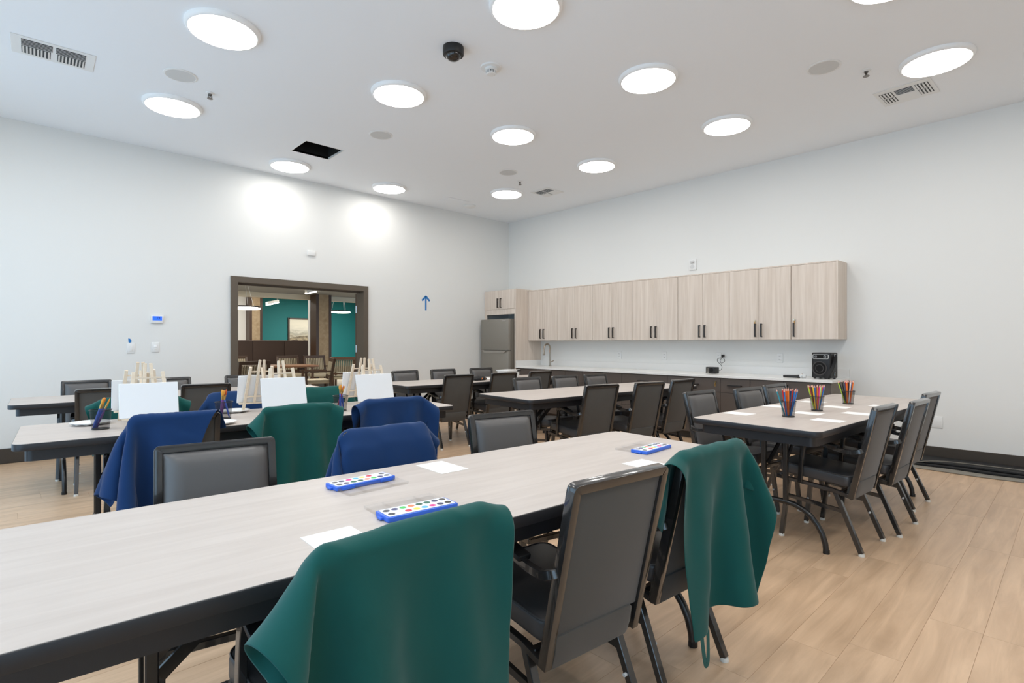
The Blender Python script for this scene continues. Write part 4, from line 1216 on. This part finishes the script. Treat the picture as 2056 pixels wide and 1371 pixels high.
# ------------------------------------------------------------------ coloured pencils and paper on the right table
PC = {'orange': rgb(238, 120, 30), 'red': rgb(205, 40, 35), 'blue': rgb(20, 110, 180), 'navy': rgb(24, 40, 95), 'lime': rgb(178, 205, 60), 'pink': rgb(235, 60, 130),
      'white': rgb(238, 238, 235), 'black': rgb(30, 24, 26), 'teal': rgb(20, 135, 150), 'brown': rgb(96, 40, 30), 'yellow': rgb(240, 190, 40), 'slate': rgb(90, 110, 135), 'purple': rgb(90, 45, 110)}
PM = {k: mat('pencil_' + k, c, .35, coat=.3) for k, c in PC.items()}
M_pw = mat('pencil_wood', rgb(232, 178, 160), .7)
pproto = {}
def pencil(col, lb, grp):
    if col not in pproto:
        t = thing('coloured_pencil', lb, 'pencil', (0, 0, 0), 0, grp)
        MB().lathe([(.0043, 0), (.0043, .158)], n=6).build('shaft', PM[col], t, smooth=False)
        MB().lathe([(.0043, .158), (.0016, .171)], n=6, caps=False).build('sharpened_wood', M_pw, t, smooth=False)
        MB().lathe([(.0015, .171), (.0003, .176)], n=6).build('lead', PM[col], t, smooth=False)
        pproto[col] = t
        return t
    return dup(pproto[col], label=lb, group=grp)
pr_ = random.Random(8)
pcups = [(3.615, 1.272, 'black mesh cup of coloured pencils nearest to the viewer', 'nearest pencil cup', ['teal', 'blue', 'red', 'orange', 'orange', 'navy', 'orange', 'orange', 'brown', 'teal', 'blue', 'navy', 'blue', 'orange', 'blue', 'navy', 'red', 'navy']),
         (4.075, 1.248, 'black mesh cup of coloured pencils, second from the viewer', 'second pencil cup', ['lime', 'yellow', 'red', 'brown', 'blue', 'navy', 'orange', 'orange', 'pink', 'white', 'purple', 'lime', 'red', 'blue', 'orange', 'pink', 'black']),
         (4.71, 1.225, 'black mesh cup of coloured pencils farthest from the viewer', 'farthest pencil cup', ['lime', 'black', 'black', 'orange', 'slate', 'orange', 'red', 'red', 'white', 'black', 'brown', 'orange', 'red', 'pink', 'purple', 'navy'])]
for x, y, lb, nm, cols in pcups:
    cup(x, y, lb, .045, .035, .10)
    n = len(cols)
    for k, c in enumerate(cols):
        f_ = -1 + 2 * (k + .5) / n                 # left to right as seen
        a = f_ * .25 + pr_.uniform(-.05, .05)
        e = pr_.uniform(-.17, -.05) if c in ('orange', 'lime', 'pink', 'yellow', 'white', 'blue') and k % 5 else pr_.uniform(.0, .16)
        d = rt_ * math.sin(a) + fw_ * math.sin(e) + Vector((0, 0, 1))
        o = pencil(c, '%s pencil standing in the %s' % (c, nm), 'pencils in the ' + nm)
        p = rt_ * (f_ * .018) + fw_ * (e * .06)
        # stand on the bottom, lean against the rim
        o.location = (x + p.x, y + p.y, ZT + .006 + pr_.uniform(0, .006)); o.rotation_euler = aim(d)
def sheet(x, y, deg, w, l, lb, grp):
    o = MB().span((-w / 2, -l / 2, 0), (w / 2, l / 2, .0008)).build('paper_card', M_paper, smooth=False)
    o.location = (x, y, ZT + .0002); o.rotation_euler = (0, 0, R(deg))
    tag(o, lb, 'paper', grp)
gp = 'white cards on the pencil table'
for x, y, d, lb in ((3.545, 1.555, -3, 'white card on the pencil table nearest its left front corner chairs, far side'), (4.14, 1.54, -3, 'white card behind the nearest pencil cup, far side'),
                    (3.89, 1.245, -2, 'white card lying between the nearest and second pencil cups'), (3.62, 1.045, -3, 'white card at the near edge of the pencil table, closest to viewer'),
                    (4.11, 1.012, -4, 'white card at the near edge of the pencil table, second from viewer'), (4.42, 1.225, -3, 'white card lying right of the second pencil cup'),
                    (4.66, 1.455, -3, 'white card behind the second pencil cup at the far side'), (4.72, 1.0, -3, 'white card at the near edge of the pencil table, by the farthest chair')):
    sheet(x, y, d, .128, .165, lb, gp)
gp = 'white cards on the foreground table'
sheet(1.200, 1.652, -2, .118, .178, 'white card on the foreground table in front of the blue apron', gp)
sheet(.578, 1.195, -2, .127, .178, 'white card on the foreground table partly behind the large green apron', gp)
sheet(1.797, 1.132, -4, .127, .170, 'white card on the foreground table behind the bare chair back', gp)

# ------------------------------------------------------------------ watercolour sets on the foreground table
wells = ['#2a2620', '#2a2d52', '#e0308c', '#55b6d8', '#ead84a', '#d62a44', '#f6f6f8', '#3a3e46', '#4a4440', '#4a4066', '#1d6a52', '#1f5a40', '#f08450', '#3fc45a', '#3d4070', '#30343a']
WM = []
for i, hx in enumerate(wells):
    c = tuple(int(hx[k:k + 2], 16) for k in (1, 3, 5)); WM.append(mat('watercolour_%d' % i, rgb(*c), .45))
M_insert = mat('paint_insert', rgb(232, 235, 248), .4)
def paint_set(x, y, deg, side, lb):
    t = thing('watercolour_set', lb, 'paint set', (x, y, ZT), R(deg), 'open watercolour sets')
    MB().prism(rrect(.216, .080, .006), .0005, .0135).build('tray', M_blue, t, bevel=.002)
    MB().prism(rrect(.203, .068, .005), .0135, .0150).build('insert', M_insert, t, bevel=.0006, seg=1)
    MB().span((-.116, -.012, .002), (-.106, .012, .008)).build('latch_tab', M_blue, t, bevel=.001, seg=1)
    for r in range(2):
        for i in range(8):
            k = (i if r == 0 else 8 + i)
            px = -.087 + i * .0248 if side < 0 else .087 - i * .0248
            py = (.0165 if r == 0 else -.0165) * (1 if side < 0 else -1)
            MB().lathe([(.0098, .0150), (.0093, .0154), (.0004, .0152)], (px, py, 0), 18, caps=False).build('paint_well', WM[k], t)
    l = MB(); y0 = side * .043; y1 = side * .118
    l.span((-.106, min(y0, y1), .0006), (.106, max(y0, y1), .0016))
    for xa in (-.106, -.05, .05, .106): l.span((xa - .0008, min(y0, y1), .0016), (xa + .0008, max(y0, y1), .009))
    for yy in (y0, y1): l.span((-.106, yy - .0008, .0016), (.106, yy + .0008, .009))
    lid = l.build('clear_lid', M_clear, t, smooth=False)
    for xa in (-.07, .07): MB().span((xa - .022, min(side * .039, side * .045), .002), (xa + .022, max(side * .039, side * .045), .010)).build('hinge', M_blue, t, smooth=False)
paint_set(.868, 1.648, 2, -1, 'open blue watercolour set with its clear lid toward the viewer')
paint_set(.835, 1.262, -5, 1, 'open blue watercolour set partly hidden behind the large green apron')
paint_set(2.058, 1.288, 3, 1, 'open blue watercolour set at the far right end of foreground table')

# ------------------------------------------------------------------ things on the table by the fridge
t = thing('storage_tub', 'white plastic tub with lid on the table nearest the fridge', 'tub', (5.06, 5.42, ZT), R(8))
MB().prism(rrect(.27, .19, .02), .0005, .085).build('tub_body', M_white, t, bevel=.004)
MB().prism(rrect(.30, .22, .025), .085, .100).build('lid', M_white, t, bevel=.004)
MB().span((.06, -.117, .078), (.13, -.108, .096)).build('latch', M_blackpl, t, bevel=.002, seg=1)
t = thing('cloth_pouch', 'crumpled black pouch with orange trim on the table by the fridge', 'pouch', (4.36, 5.20, ZT), R(20))
rg = random.Random(3)
m = MB(); vs = []; n = 20
for k, (r, z) in enumerate(((.085, .001), (.10, .018), (.085, .036), (.05, .045), (.012, .040))):
    for i in range(n):
        q = r * (1 + rg.uniform(-.18, .18)); a = 2 * PI * i / n
        vs.append((q * 1.15 * math.cos(a), q * .75 * math.sin(a), max(.0005, z * (1 + rg.uniform(-.3, .3)))))
fs = [(k * n + i, k * n + (i + 1) % n, (k + 1) * n + (i + 1) % n, (k + 1) * n + i) for k in range(4) for i in range(n)] + [tuple(range(n))[::-1], tuple(4 * n + i for i in range(n))]
m.add(vs, fs).build('pouch_cloth', M_rug, t, angle=50)
for (a, b) in ((-.05, -.058), (.01, -.062), (.04, -.05)): MB().box((a, b, .022), (.035, .012, .014), Matrix.Rotation(a * 6, 3, 'Y')).build('orange_trim', M_tag, t, bevel=.003)
t = thing('napkin', 'crumpled white napkin beside the black pouch', 'napkin', (4.60, 5.30, ZT))
m = MB(); vs = []; n = 9
for j in range(n):
    for i in range(n): vs.append(((i / (n - 1) - .5) * .13, (j / (n - 1) - .5) * .11, .003 + .016 * rg.random() * math.sin(PI * i / (n - 1)) * math.sin(PI * j / (n - 1))))
m.add(vs, [(j * n + i, j * n + i + 1, (j + 1) * n + i + 1, (j + 1) * n + i) for j in range(n - 1) for i in range(n - 1)]).build('tissue', M_paper, t, angle=70).modifiers.new('solid', 'SOLIDIFY').thickness = .001

# ------------------------------------------------------------------ folded floor covering along the right wall
t = thing('folded_floor_sheet', 'long folded black sheet with grey felt edge along the right wall', 'floor sheet', (6.66, .1, 0))
def slab(x0, x1, z0, z1, y0, y1, amp, ph, nm, m):
    b = MB(); vs = []; n = 40
    for i in range(n + 1):
        y = y0 + (y1 - y0) * i / n; w = amp * math.sin(i * .55 + ph); h = amp * .25 * math.sin(i * .8 + ph)
        vs += [(x0 + w, y, z0), (x1 + w * .3, y, z0), (x1 + w * .3, y, z1 + h), (x0 + w, y, z1 + h * .6)]
    fs = [(4 * i + k, 4 * i + (k + 1) % 4, 4 * i + 4 + (k + 1) % 4, 4 * i + 4 + k) for i in range(n) for k in range(4)] + [(0, 1, 2, 3), tuple(4 * n + k for k in (3, 2, 1, 0))]
    return b.add(vs, fs).build(nm, m, t, bevel=.004, seg=1)
slab(-.28, .20, .0005, .012, -1.6, 1.16, .012, 0, 'felt_edge', M_felt)
slab(-.15, .23, .013, .034, -1.6, 1.22, .008, 1, 'black_sheet', M_rug)
slab(-.10, .23, .036, .056, -1.6, 1.15, .008, 2.2, 'black_sheet', M_rug)
MB().tube(smooth_path([(-.17, 1.1, .022), (-.08, .85, .064), (-.02, .5, .066), (.0, .1, .064), (.1, -.4, .066), (.12, -1.4, .066)]), .008, n=8).build('cord', M_felt, t)
